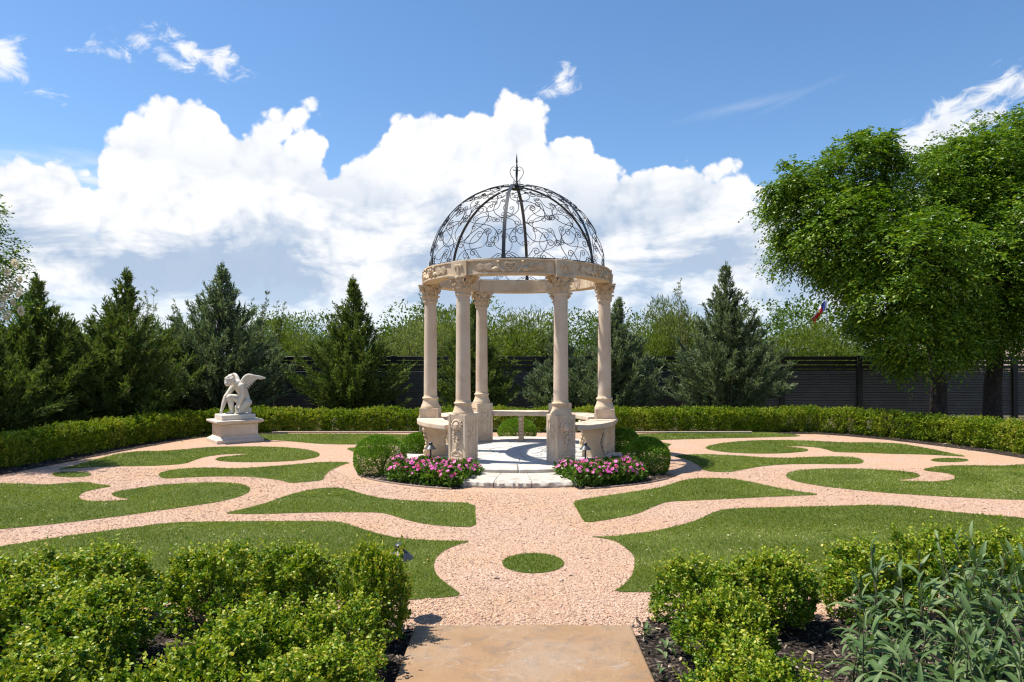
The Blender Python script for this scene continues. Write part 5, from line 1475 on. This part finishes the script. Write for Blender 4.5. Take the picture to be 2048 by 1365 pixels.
def build_lances():
    rng = random.Random(77)
    spots = [(1660, 3.10, .46), (1745, 3.18, .62), (1760, 2.82, .52), (1840, 2.95, .60), (1890, 3.25, .66), (1930, 2.72, .56), (1985, 3.0, .70), (2035, 2.75, .62), (2070, 3.1, .72), (2010, 2.45, .48), (1880, 2.5, .42), (1790, 2.5, .34), (2110, 2.6, .6), (1960, 3.35, .68)]
    names = ['thin long-leaved sprout standing alone in the mulch on the right', 'long-leaved plant left of the big clump, tall stems', 'long-leaved plant at the front left of the big clump', 'long-leaved plant in the middle of the clump, bending left',
             'tall long-leaved plant at the back of the clump, left', 'long-leaved plant in the centre front of the clump', 'tallest long-leaved plant at the centre of the clump', 'long-leaved plant near the right edge, in front', 'tall long-leaved plant cut by the right edge', 'long-leaved plant in the lower right corner', 'short long-leaved plant at the bottom edge of the clump', 'shortest long-leaved plant at the bottom left of the clump', 'long-leaved plant mostly outside the right edge', 'tall long-leaved plant against the boxwoods at the back']
    for q, (px, y, hh) in enumerate(spots):
        t = empty('lance_leaved_plant', ((px - HX) / FPX * y, y, 0), 0, names[q], 'plant', 'long-leaved plants in the right foreground')
        ns = 2 if q == 0 else 6
        for s_ in range(ns):
            a = rng.uniform(0, 6.28); ln = hh * rng.uniform(0.75, 1.05); lean = rng.uniform(0.05, 0.30)
            b = Vector((rng.uniform(-.09, .09), rng.uniform(-.09, .09), -0.01)); d = Vector((math.cos(a) * lean, math.sin(a) * lean, 1)).normalized()
            pts = [b + d * (ln * u) + Vector((math.cos(a), math.sin(a), 0)) * (lean * 0.15 * u * u) for u in np.linspace(0, 1, 6)]
            st = ob('stem', G().tube(pts, [0.0048 - 0.0006 * i for i in range(6)], 5).mesh('stem', smooth=True), MAT['stem_green'], t)
            m = 13
            for k in range(m):
                u = 0.18 + 0.82 * k / (m - 1); f = u * 4.999; i = int(f); p = pts[i].lerp(pts[i + 1], f - i)
                rz = a + (k // 2) * 1.57 + (k % 2) * math.pi + rng.uniform(-.5, .5)
                top = u > 0.85
                sz = rng.uniform(0.11, 0.19) * (0.62 if top else 1.0)
                ob('leaf', LANCE[rng.choice((0, 0, 1)) if top else rng.choice((1, 2, 2, 3))], MAT['lance_leaf'], st, p, (rng.uniform(-.1, .25) + (0.45 if top else 0), rng.uniform(-.35, .35), rz), (sz * rng.uniform(0.85, 1.25), sz, sz))
    # a pale limestone rock between the plants and small weeds beside the walkway
    for i, (px, y, s_) in enumerate(((1900, 2.62, .07), (1752, 2.42, .06), (1880, 2.80, .05))):
        g = G(); g.blob((0, 0, s_ * 0.4), (s_, s_ * .7, s_ * .75), 9, 7)
        r2 = random.Random(i); g.V = [tuple(c + r2.uniform(-.12, .12) * s_ for c in v) for v in g.V]
        ob('rock', g.mesh('rock', smooth=True, sharp=20), MAT['statue'], None, ((px - HX) / FPX * y, y, 0), (0, 0, i * 1.3), label=('pale rock under the leaves, right of the other two', 'pale rock at the bottom edge of the long-leaved clump', 'small pale rock behind the larger one among the long leaves')[i], cat='rock', group='pale rocks')
    for i, (px, py, n, sz, lab) in enumerate(((1290, 1278, 9, .06, 'small weed in the mulch at the far right corner of the walkway'), (1340, 1315, 9, .065, 'small weed in the mulch near the right boxwood'), (1370, 1225, 8, .07, 'small weed at the gravel edge by the right boxwood'), (1320, 1362, 7, .04, 'tiny weed at the bottom edge right of the walkway'))):
        x, y = gp(px, py)
        t = empty('weed', (x, y, 0.0), 0, lab, 'weed', 'weeds beside the walkway')
        for k in range(n):
            ob('leaf', LANCE[rng.choice((0, 1, 2))], MAT['flower_leaf'] if i % 2 else MAT['lance_leaf'], t, (rng.uniform(-.03, .03), rng.uniform(-.03, .03), rng.uniform(0.0, 0.05)), (rng.uniform(-.2, .6), 0, rng.uniform(0, 6.28)), (sz * 1.6, sz * rng.uniform(.8, 1.4), sz))
build_lances()

# ------------------------------------------------------------------ cedars
def cedar(seed, H, R, nb, lean=0.0, open_top=0.22, blades=7, blade=0.085):
    """feathery conical juniper: plumes of scale-leaved twigs on rising branches"""
    rng = np.random.default_rng(seed)
    P, D = [], []
    g = G()
    tr = [(lean * t * t * H + 0.03 * math.sin(7 * t + seed), 0.03 * math.cos(5 * t + seed), H * t) for t in np.linspace(0, 0.97, 12)]
    g.tube(tr, [0.065 * (1 - t) + 0.005 for t in np.linspace(0, 1, 12)], 7)
    tr = np.array(tr)
    for b in range(nb):
        t = 0.02 + 0.96 * rng.uniform() ** 1.30
        az = b * 2.39996 + rng.uniform(-.5, .5)
        i = min(int(t / 0.97 * 11), 10); base = tr[i] + (tr[i + 1] - tr[i]) * (t / 0.97 * 11 - i)
        prof = (1 - t) ** 1.15 * (0.72 + 0.28 * min(1, t / 0.12)) * 1.1
        ln = R * prof * rng.uniform(0.5, 1.3) + 0.05 + 0.05 * (1 - t)
        el0 = rad(rng.uniform(8, 32) + 32 * t)
        m = 9
        s_ = np.linspace(0, 1, m)
        elv = el0 + s_ * rad(rng.uniform(6, 40)); azv = az + s_ * rng.uniform(-.35, .35)
        hx, hy, hz = np.cumsum(np.cos(elv) * np.cos(azv)) * ln / m, np.cumsum(np.cos(elv) * np.sin(azv)) * ln / m, np.cumsum(np.sin(elv)) * ln / m
        pts = np.stack([base[0] + hx, base[1] + hy, base[2] + hz], 1)
        if b % 2 == 0: g.tube([tuple(base)] + [tuple(p) for p in pts[::2]], [0.012 * (1 - t) + 0.004 - 0.0006 * k for k in range(6)], 4)
        bd = unit(np.gradient(pts, axis=0))
        nt = int((8 + 34 * ln) * (1.0 if t < 0.5 else 0.62 if t < 0.7 else 0.36))
        u = 1 - rng.uniform(0.0, 0.93, nt) ** 1.25
        k = np.minimum((u * (m - 1)).astype(int), m - 2); f = (u * (m - 1) - k)[:, None]
        tp = pts[k] * (1 - f) + pts[k + 1] * f
        td = unit(bd[k] * 1.05 + rng.normal(size=(nt, 3)) * 0.34 + np.array([0, 0, 0.12]))
        tl = rng.uniform(0.10, 0.26, nt) * (1.2 - 0.5 * u) * (1 - 0.45 * t) * (0.55 + 0.45 * min(1, ln / 0.6))
        q = np.linspace(0.08, 1.0, blades)
        PP = tp[:, None, :] + td[:, None, :] * (tl[:, None] * q[None])[:, :, None]
        DD = td[:, None, :] + rng.normal(size=(nt, blades, 3)) * 0.30
        P.append(PP.reshape(-1, 3)); D.append(DD.reshape(-1, 3))
    k = 150      # slim leader above the topmost branches
    u = rng.uniform(0.80, 1.06, (k, 1)); P.append(tr[-1] + np.array([0, 0, H]) * (u - 1.0) + rng.normal(size=(k, 3)) * 0.05 * (1.10 - u) * 3); D.append(np.tile([0, 0, 1.0], (k, 1)) + rng.normal(size=(k, 3)) * 0.4)
    P, D = np.concatenate(P), np.concatenate(D)
    P[:, 2] = np.maximum(P[:, 2], 0.02)
    n = len(P)
    V, F = leaves(P, D, rdir(rng, n), blade * rng.uniform(0.6, 1.3, n), 0.019 * rng.uniform(0.7, 1.3, n), LEAF4)
    return mesh_np('cedar_foliage', V, F), g.mesh('trunk', smooth=True)
CED = [  # px, top py, half width px, distance, material, lean, branches, label
 (78, 556, 150, 12.6, 'cedar_green', 0.0, 330, 'dark green cedar at the far left beside the blossoming tree'),
 (246, 540, 138, 13.6, 'cedar_green', 0.02, 320, 'dark green cedar with thin feathery top, second from the left'),
 (442, 530, 150, 15.9, 'cedar_blue', 0.0, 380, 'wide blue-green cedar behind the statue'),
 (704, 558, 118, 16.0, 'cedar_green', 0.0, 360, 'full green cedar between the statue and the gazebo'),
 (948, 604, 92, 16.2, 'cedar_green', 0.0, 300, 'green cedar seen between the left gazebo columns'),
 (1118, 636, 72, 16.4, 'cedar_blue', -0.02, 240, 'slender blue-green cedar seen behind the right front column'),
 (1222, 600, 104, 16.0, 'cedar_blue', 0.08, 330, 'leaning dark cedar just right of the gazebo'),
 (1452, 530, 128, 15.7, 'cedar_blue', 0.0, 380, 'tall pointed cedar right of the gazebo before the fence'),
 (-30, 640, 130, 11.4, 'cedar_green', 0.0, 280, 'dark cedar cut by the left picture edge above the hedge'),
 (350, 640, 90, 15.6, 'cedar_green', 0.0, 240, 'shorter cedar between the feathery one and the blue-green one'),
 (150, 660, 100, 14.6, 'cedar_green', 0.0, 240, 'shaded cedar filling the gap between the two left ones'),
]
for i, (px, py, hw, y, mt, lean, nb, lab) in enumerate(CED):
    H = (EYE + (HY - py) * y / FPX) * 0.985; R = hw * y / FPX * 0.98
    fo, tk = cedar(200 + i, H, R, int(nb * 1.0), lean)
    t = empty('cedar_tree', ((px - HX) / FPX * y, y, 0), 0, lab, 'cedar', 'cedars along the fence')
    ob('foliage', fo, MAT[mt], t); ob('trunk', tk, MAT['bark'], t)

# ------------------------------------------------------------------ broad-leaved trees
def lobed_tree(seed, base, trunk_r, fork_z, lobes, clump_n, sprigs, leaf, per=9, droop=0.55, spread=0.34):
    """trunk and limbs reach into each lobe; clumps of leaf sprays fill the lobes' shells (coordinates relative to the base)"""
    rng = np.random.default_rng(seed); pr = random.Random(seed)
    g = G()
    top = Vector((pr.uniform(-.15, .15), pr.uniform(-.15, .15), fork_z))
    trunk = [Vector((0, 0, -0.05)), Vector((0.01, 0, 0.25)), Vector((0.03, 0.02, fork_z * 0.5)), top]
    g.tube([trunk[0].lerp(trunk[1], 0), trunk[1], trunk[2], trunk[3]], [trunk_r * 1.35, trunk_r * 1.05, trunk_r * 0.92, trunk_r * 0.8], 12)
    P, D = [], []
    for (c, r) in lobes:
        c = Vector(c)
        mid = top.lerp(c, 0.5) + Vector((pr.uniform(-.3, .3), pr.uniform(-.3, .3), pr.uniform(-.1, .35)))
        bz = [top * (1 - t) ** 2 + mid * 2 * t * (1 - t) + c * t * t for t in np.linspace(0, 1, 8)]
        g.tube(bz, [trunk_r * (0.62 - 0.072 * k) for k in range(8)], 7)
        nc = int(clump_n * r * r) + 6
        dirs = rdir(rng, nc); dirs[:, 2] *= 0.92
        rr = r * (0.45 + 0.60 * rng.uniform(size=nc) ** 0.4) * np.where(rng.uniform(size=nc) < 0.18, 1.18, 1.0) * (0.86 + 0.4 * (vnoise(dirs * 2.2 + seed, seed) - 0.4))
        cc = np.array(c) + dirs * rr[:, None]
        for k in range(nc):
            if k % 3 == 0:
                e = Vector(cc[k]); m2 = c.lerp(e, 0.5) + Vector((0, 0, 0.12)); g.tube([c, m2, e], [0.022, 0.014, 0.005], 4)
            s_ = rng.normal(size=(sprigs, 3)) * np.array([spread, spread, spread * 0.72]) * min(1.0, r) 
            sp = cc[k] + s_
            sd = unit(dirs[k] * 0.8 + s_ * 1.6 + rng.normal(size=(sprigs, 3)) * 0.35)
            q = np.linspace(0, 1, per)
            ln = rng.uniform(0.16, 0.30, sprigs) * leaf / 0.07
            X = sp[:, None, :] + sd[:, None, :] * (ln[:, None] * q)[:, :, None]
            X[:, :, 2] -= droop * (ln[:, None] * q * q)
            side = np.cross(sd, np.array([0, 0, 1.0])); side = unit(side)
            sg = np.where(np.arange(per) % 2 == 0, 1.0, -1.0)
            DD = sd[:, None, :] * 0.55 + side[:, None, :] * sg[None, :, None] * 0.8 + np.array([0, 0, -0.35]) + rng.normal(size=(sprigs, per, 3)) * 0.22
            P.append(X.reshape(-1, 3)); D.append(DD.reshape(-1, 3))
    P, D = np.concatenate(P), np.concatenate(D); n = len(P)
    Nn = np.tile([0, 0, 1.0], (n, 1)) + rng.normal(size=(n, 3)) * 0.8
    L = leaf * rng.uniform(0.65, 1.25, n)
    V, F = leaves(P, D, Nn, L, L * 0.40, LEAF4)
    return mesh_np('crown', V, F), g.mesh('trunk', smooth=True)

def lobes_px(base, y0, lst):
    out = []
    for (px, py, r, dy) in lst:
        y = y0 + dy
        out.append((((px - HX) / FPX * y - base[0], y - base[1], EYE + (HY - py) * y / FPX - base[2]), r * y / FPX))
    return out
T1 = ((1876 - HX) / FPX * 15.2, 15.2, 0.0)
lob1 = lobes_px(T1, 14.4, [(1602, 415, 62, 0), (1575, 360, 34, 0), (1655, 385, 72, .4), (1728, 340, 62, 0), (1742, 296, 34, .1), (1690, 470, 100, -.3), (1800, 420, 105, .5), (1815, 540, 120, -.8), (1600, 490, 56, .3), (1692, 530, 48, .2), (1784, 600, 72, -.4), (1850, 650, 78, -.6), (1768, 668, 42, .2), (1880, 380, 80, 1.0), (1740, 655, 28, .4), (1790, 690, 36, -.2)])
T2 = ((1984 - HX) / FPX * 15.6, 15.6, 0.0)
lob2 = lobes_px(T2, 15.2, [(1960, 340, 92, 0), (2045, 300, 88, .3), (2120, 330, 110, 0), (1930, 450, 115, .4), (2040, 440, 120, -.6), (1960, 560, 110, -.8), (2070, 560, 105, -.4), (1980, 650, 72, -.2), (2080, 650, 66, 0), (2150, 500, 120, .4), (1920, 640, 62, .3), (1890, 330, 52, .2)])
for (b, lob, sd, tr, lab) in ((T1, lob1, 301, 0.17, 'large leafy shade tree on the right, nearer the gazebo'), (T2, lob2, 302, 0.19, 'large leafy shade tree cut by the right picture edge')):
    cr, tk = lobed_tree(sd, b, tr, 1.9, lob, 33, 40, 0.088, 9, 0.6, 0.18)
    t = empty('shade_tree', b, 0, lab, 'tree', 'big trees on the right')
    ob('crown', cr, MAT['tree_leaf'], t); ob('trunk', tk, MAT['bark'], t)

# blossoming tree at the left picture edge
B3 = (-8.15, 9.9, 0.0)
lob3 = lobes_px(B3, 9.9, [(-60, 500, 70, 0), (-20, 560, 52, 0), (-70, 600, 80, .3), (-120, 520, 90, 0), (-45, 430, 36, 0)])
cr, tk = lobed_tree(305, B3, 0.05, 1.4, lob3, 90, 14, 0.062, 7, 0.3, 0.14)
t = empty('blossoming_tree', B3, 0, 'small tree with cream blossom clusters at the left picture edge', 'tree')
ob('crown', cr, MAT['tree_leaf'], t); ob('trunk', tk, MAT['bark'], t)
def blossom_mesh(seed):
    rng = np.random.default_rng(seed); n = 260
    d = rdir(rng, n); P = d * (rng.uniform(0.3, 1, n) ** 0.5)[:, None] * np.array([0.05, 0.05, 0.10]); 
    V, F = leaves(P, d + rng.normal(size=(n, 3)) * 0.5, rdir(rng, n), rng.uniform(0.018, 0.03, n), rng.uniform(0.014, 0.022, n), LEAF4)
    return mesh_np('blossom', V, F)
BL = [blossom_mesh(i) for i in range(3)]
rr = random.Random(3)
for (px, py) in ((30, 528), (14, 545), (40, 560), (22, 575), (38, 585), (10, 590), (26, 605), (5, 610), (42, 622), (14, 630), (-10, 560), (-15, 600)):
    y = 9.6 + rr.uniform(-.2, .2)
    x = (px - HX) / FPX * y; z = EYE + (HY - py) * y / FPX
    ob('blossom_cluster', BL[rr.randrange(3)], MAT['blossom'], t, (x - B3[0], y - B3[1], z - B3[2]), (rr.uniform(-.4, .4), rr.uniform(-.4, .4), rr.uniform(0, 6)), rr.uniform(0.5, 0.85))

# trees and wild growth beyond the fence
def bush_np(seed, w, d, h, n, leaf, asp, up):
    rng = np.random.default_rng(seed)
    k = 26
    cs = rng.normal(size=(k, 3)) * np.array([w * .26, d * .26, h * .2]) + np.array([0, 0, h * 0.56]); cs[:, 2] = np.clip(cs[:, 2], h * .15, h * .84)
    rs = rng.uniform(0.13, 0.26, k) * min(w, h)
    i = rng.integers(0, k, n)
    dd = rdir(rng, n)
    P = cs[i] + dd * (rs[i] * rng.uniform(0.35, 1.1, n) ** 0.5)[:, None]
    P[:, 2] = np.maximum(P[:, 2], 0.05)
    D = dd * 0.5 + np.array([0, 0, up]) + rng.normal(size=(n, 3)) * 0.5
    L = leaf * rng.uniform(0.6, 1.4, n)
    return leaves(P, D, unit(rng.normal(size=(n, 3)) + np.array([0, 0, .8])), L, L * asp, LEAF4)
def trunk_mesh(h, seed):
    r = random.Random(seed); g = G()
    g.tube([(0, 0, -0.1), (0.05, 0, h * .3), (0.0, 0.05, h * .6)], [0.10, 0.08, 0.04], 7)
    for k in range(6):
        a = r.uniform(0, 6.28); g.tube([(0.03, 0, h * .25), (h * .12 * math.cos(a), h * .12 * math.sin(a), h * .5), (h * .22 * math.cos(a), h * .22 * math.sin(a), h * .72)], [0.05, 0.03, 0.01], 5)
    return g.mesh('trunk', smooth=True)
BG = {}
for nm, sd, w, h, n, leaf, asp, up in (('round', 401, 4.2, 4.6, 11000, 0.13, 0.5, 0.1), ('round2', 402, 4.6, 4.2, 11000, 0.12, 0.5, 0.1), ('willow', 403, 3.2, 3.6, 13000, 0.17, 0.16, 0.9), ('willow2', 404, 3.6, 3.3, 13000, 0.16, 0.17, 0.8)):
    V, F = bush_np(sd, w, w, h, n, leaf, asp, up); BG[nm] = (mesh_np('crown', V, F), trunk_mesh(h, sd), h)
far_list = [  # px, top py, distance, kind, width scale, label
 (20, 640, 24, 'willow', 1.1, 'wild_leaf', 'wild yellow-green growth beyond the fence at the far left'),
 (170, 645, 27, 'round', 1.1, 'wood_leaf', 'green tree beyond the fence between the two left cedars'),
 (345, 640, 22, 'willow2', 1.0, 'wild_leaf', 'yellow-green wild shrub left of the wide blue-green cedar'),
 (540, 642, 22, 'willow', 1.1, 'wild_leaf', 'yellow-green wild shrub right of the wide blue-green cedar'),
 (600, 636, 30, 'round2', 1.0, 'wood_leaf', 'dark round tree beyond the fence above the slatted gap'),
 (640, 668, 21, 'willow2', 0.9, 'pale_leaf', 'pale wild shrub beyond the fence left of the full green cedar'),
 (800, 628, 30, 'round', 1.1, 'wood_leaf', 'dark green tree beyond the fence left of the gazebo'),
 (815, 650, 21, 'willow', 1.0, 'pale_leaf', 'pale willowy shrub beyond the fence left of the gazebo'),
 (890, 622, 23, 'willow2', 1.0, 'pale_leaf', 'pale willowy shrub between the two left gazebo columns'),
 (880, 618, 34, 'round2', 1.0, 'wood_leaf', 'green tree far behind the two left gazebo columns'),
 (1030, 632, 24, 'willow', 1.25, 'wild_leaf', 'leafy wild tree seen through the middle of the gazebo'),
 (1000, 640, 32, 'round', 1.2, 'wood_leaf', 'broad green tree far behind the middle of the gazebo'),
 (1085, 640, 23, 'willow2', 0.9, 'wild_leaf', 'wild growth behind the right front gazebo column'),
 (1160, 632, 26, 'round2', 1.0, 'wood_leaf', 'green tree between the two right gazebo columns'),
 (1305, 614, 30, 'round', 1.15, 'wood_leaf', 'tall round tree beyond the fence left of the pointed cedar'),
 (1290, 652, 21, 'willow', 1.0, 'wild_leaf', 'light green wild shrub between leaning and pointed cedars'),
 (1370, 600, 22, 'willow2', 0.75, 'pale_leaf', 'pale feathery sapling directly left of the pointed cedar'),
 (1590, 616, 37, 'round2', 1.25, 'wood_leaf', 'round green tree beyond the fence under the flag'),
 (1560, 655, 21, 'willow', 1.1, 'wild_leaf', 'light green wild shrub over the fence right of the pointed cedar'),
 (1660, 660, 21.5, 'willow2', 1.0, 'wild_leaf', 'light green wild shrub over the fence below the flagpole'),
 (1740, 672, 24, 'round', 1.0, 'wood_leaf', 'green tree beyond the fence behind the shade tree crown'),
 (1890, 680, 26, 'round2', 1.0, 'wood_leaf', 'low green tree beyond the fence between the two trunks'),
]
for i, (px, py, y, kd, ws, mt, lab) in enumerate(far_list):
    cr, tk, h = BG[kd]; zg = ground_z(y)
    Ht = EYE + (HY - py) * y / FPX - zg; s_ = Ht / (h * 0.97)
    t = empty('wild_tree', ((px - HX) / FPX * y, y, zg), i * 1.7, lab, 'tree', 'trees beyond the fence')
    me = cr.copy() if len(cr.materials) and cr.materials[0] != MAT[mt] else cr
    if me is not cr: me.materials.clear()
    ob('crown', me, MAT[mt], t, sc=(s_ * ws, s_ * ws, s_)); ob('trunk', tk, MAT['bark'], t, sc=(s_, s_, s_))

# thin airy saplings rising above the cedars
def sapling(seed, H):
    rng = np.random.default_rng(seed); pr = random.Random(seed); g = G(); P, D = [], []
    for s_ in range(4):
        a = pr.uniform(0, 6.28); le = pr.uniform(0.02, 0.12); h = H * pr.uniform(0.8, 1.0)
        pts = [Vector((math.cos(a) * le * h * u * u, math.sin(a) * le * h * u * u, h * u)) for u in np.linspace(0, 1, 9)]
        g.tube(pts, [0.014 - 0.0014 * k for k in range(9)], 4)
        for k in range(26):
            u = pr.uniform(0.4, 1); f = u * 7.99; b = pts[int(f)].lerp(pts[int(f) + 1], f - int(f))
            aa = pr.uniform(0, 6.28); e = b + Vector((math.cos(aa) * .22, math.sin(aa) * .22, pr.uniform(.10, .3))) * (1.25 - u)
            g.tube([b, e], [0.004, 0.002], 3)
            n = 16
            q = rng.uniform(0.1, 1, (n, 1)); P.append(np.array(b) * (1 - q) + np.array(e) * q); D.append(np.tile(np.array(e - b) / max((e - b).length, .01), (n, 1)) + rng.normal(size=(n, 3)) * 0.6)
    P, D = np.concatenate(P), np.concatenate(D)
    V, F = leaves(P, D, rdir(rng, len(P)), rng.uniform(0.04, 0.08, len(P)), 0.013, LEAF4)
    return mesh_np('sprays', V, F), g.mesh('stem', smooth=True)
for i, (px, py, y, lab) in enumerate(((300, 560, 16.6, 'thin airy sapling rising right of the feathery cedar'), (365, 580, 17.0, 'thin airy sapling left of the wide blue-green cedar'), (512, 562, 17.0, 'thin airy sapling right of the wide blue-green cedar'), (1366, 560, 17.0, 'thin airy sapling left of the pointed cedar'), (862, 560, 17.0, 'thin airy sapling by the left gazebo column'), (548, 600, 17.1, 'low thin sapling above the slatted fence gap'))):
    H = EYE + (HY - py) * y / FPX
    sp, stm = sapling(500 + i, H)
    t = empty('sapling', ((px - HX) / FPX * y, y, 0), 0, lab, 'sapling', 'thin saplings behind the cedars')
    ob('foliage', sp, MAT['pale_leaf'] if i in (1, 3, 0) else MAT['cedar_green'], t); ob('stem', stm, MAT['twig'], t)
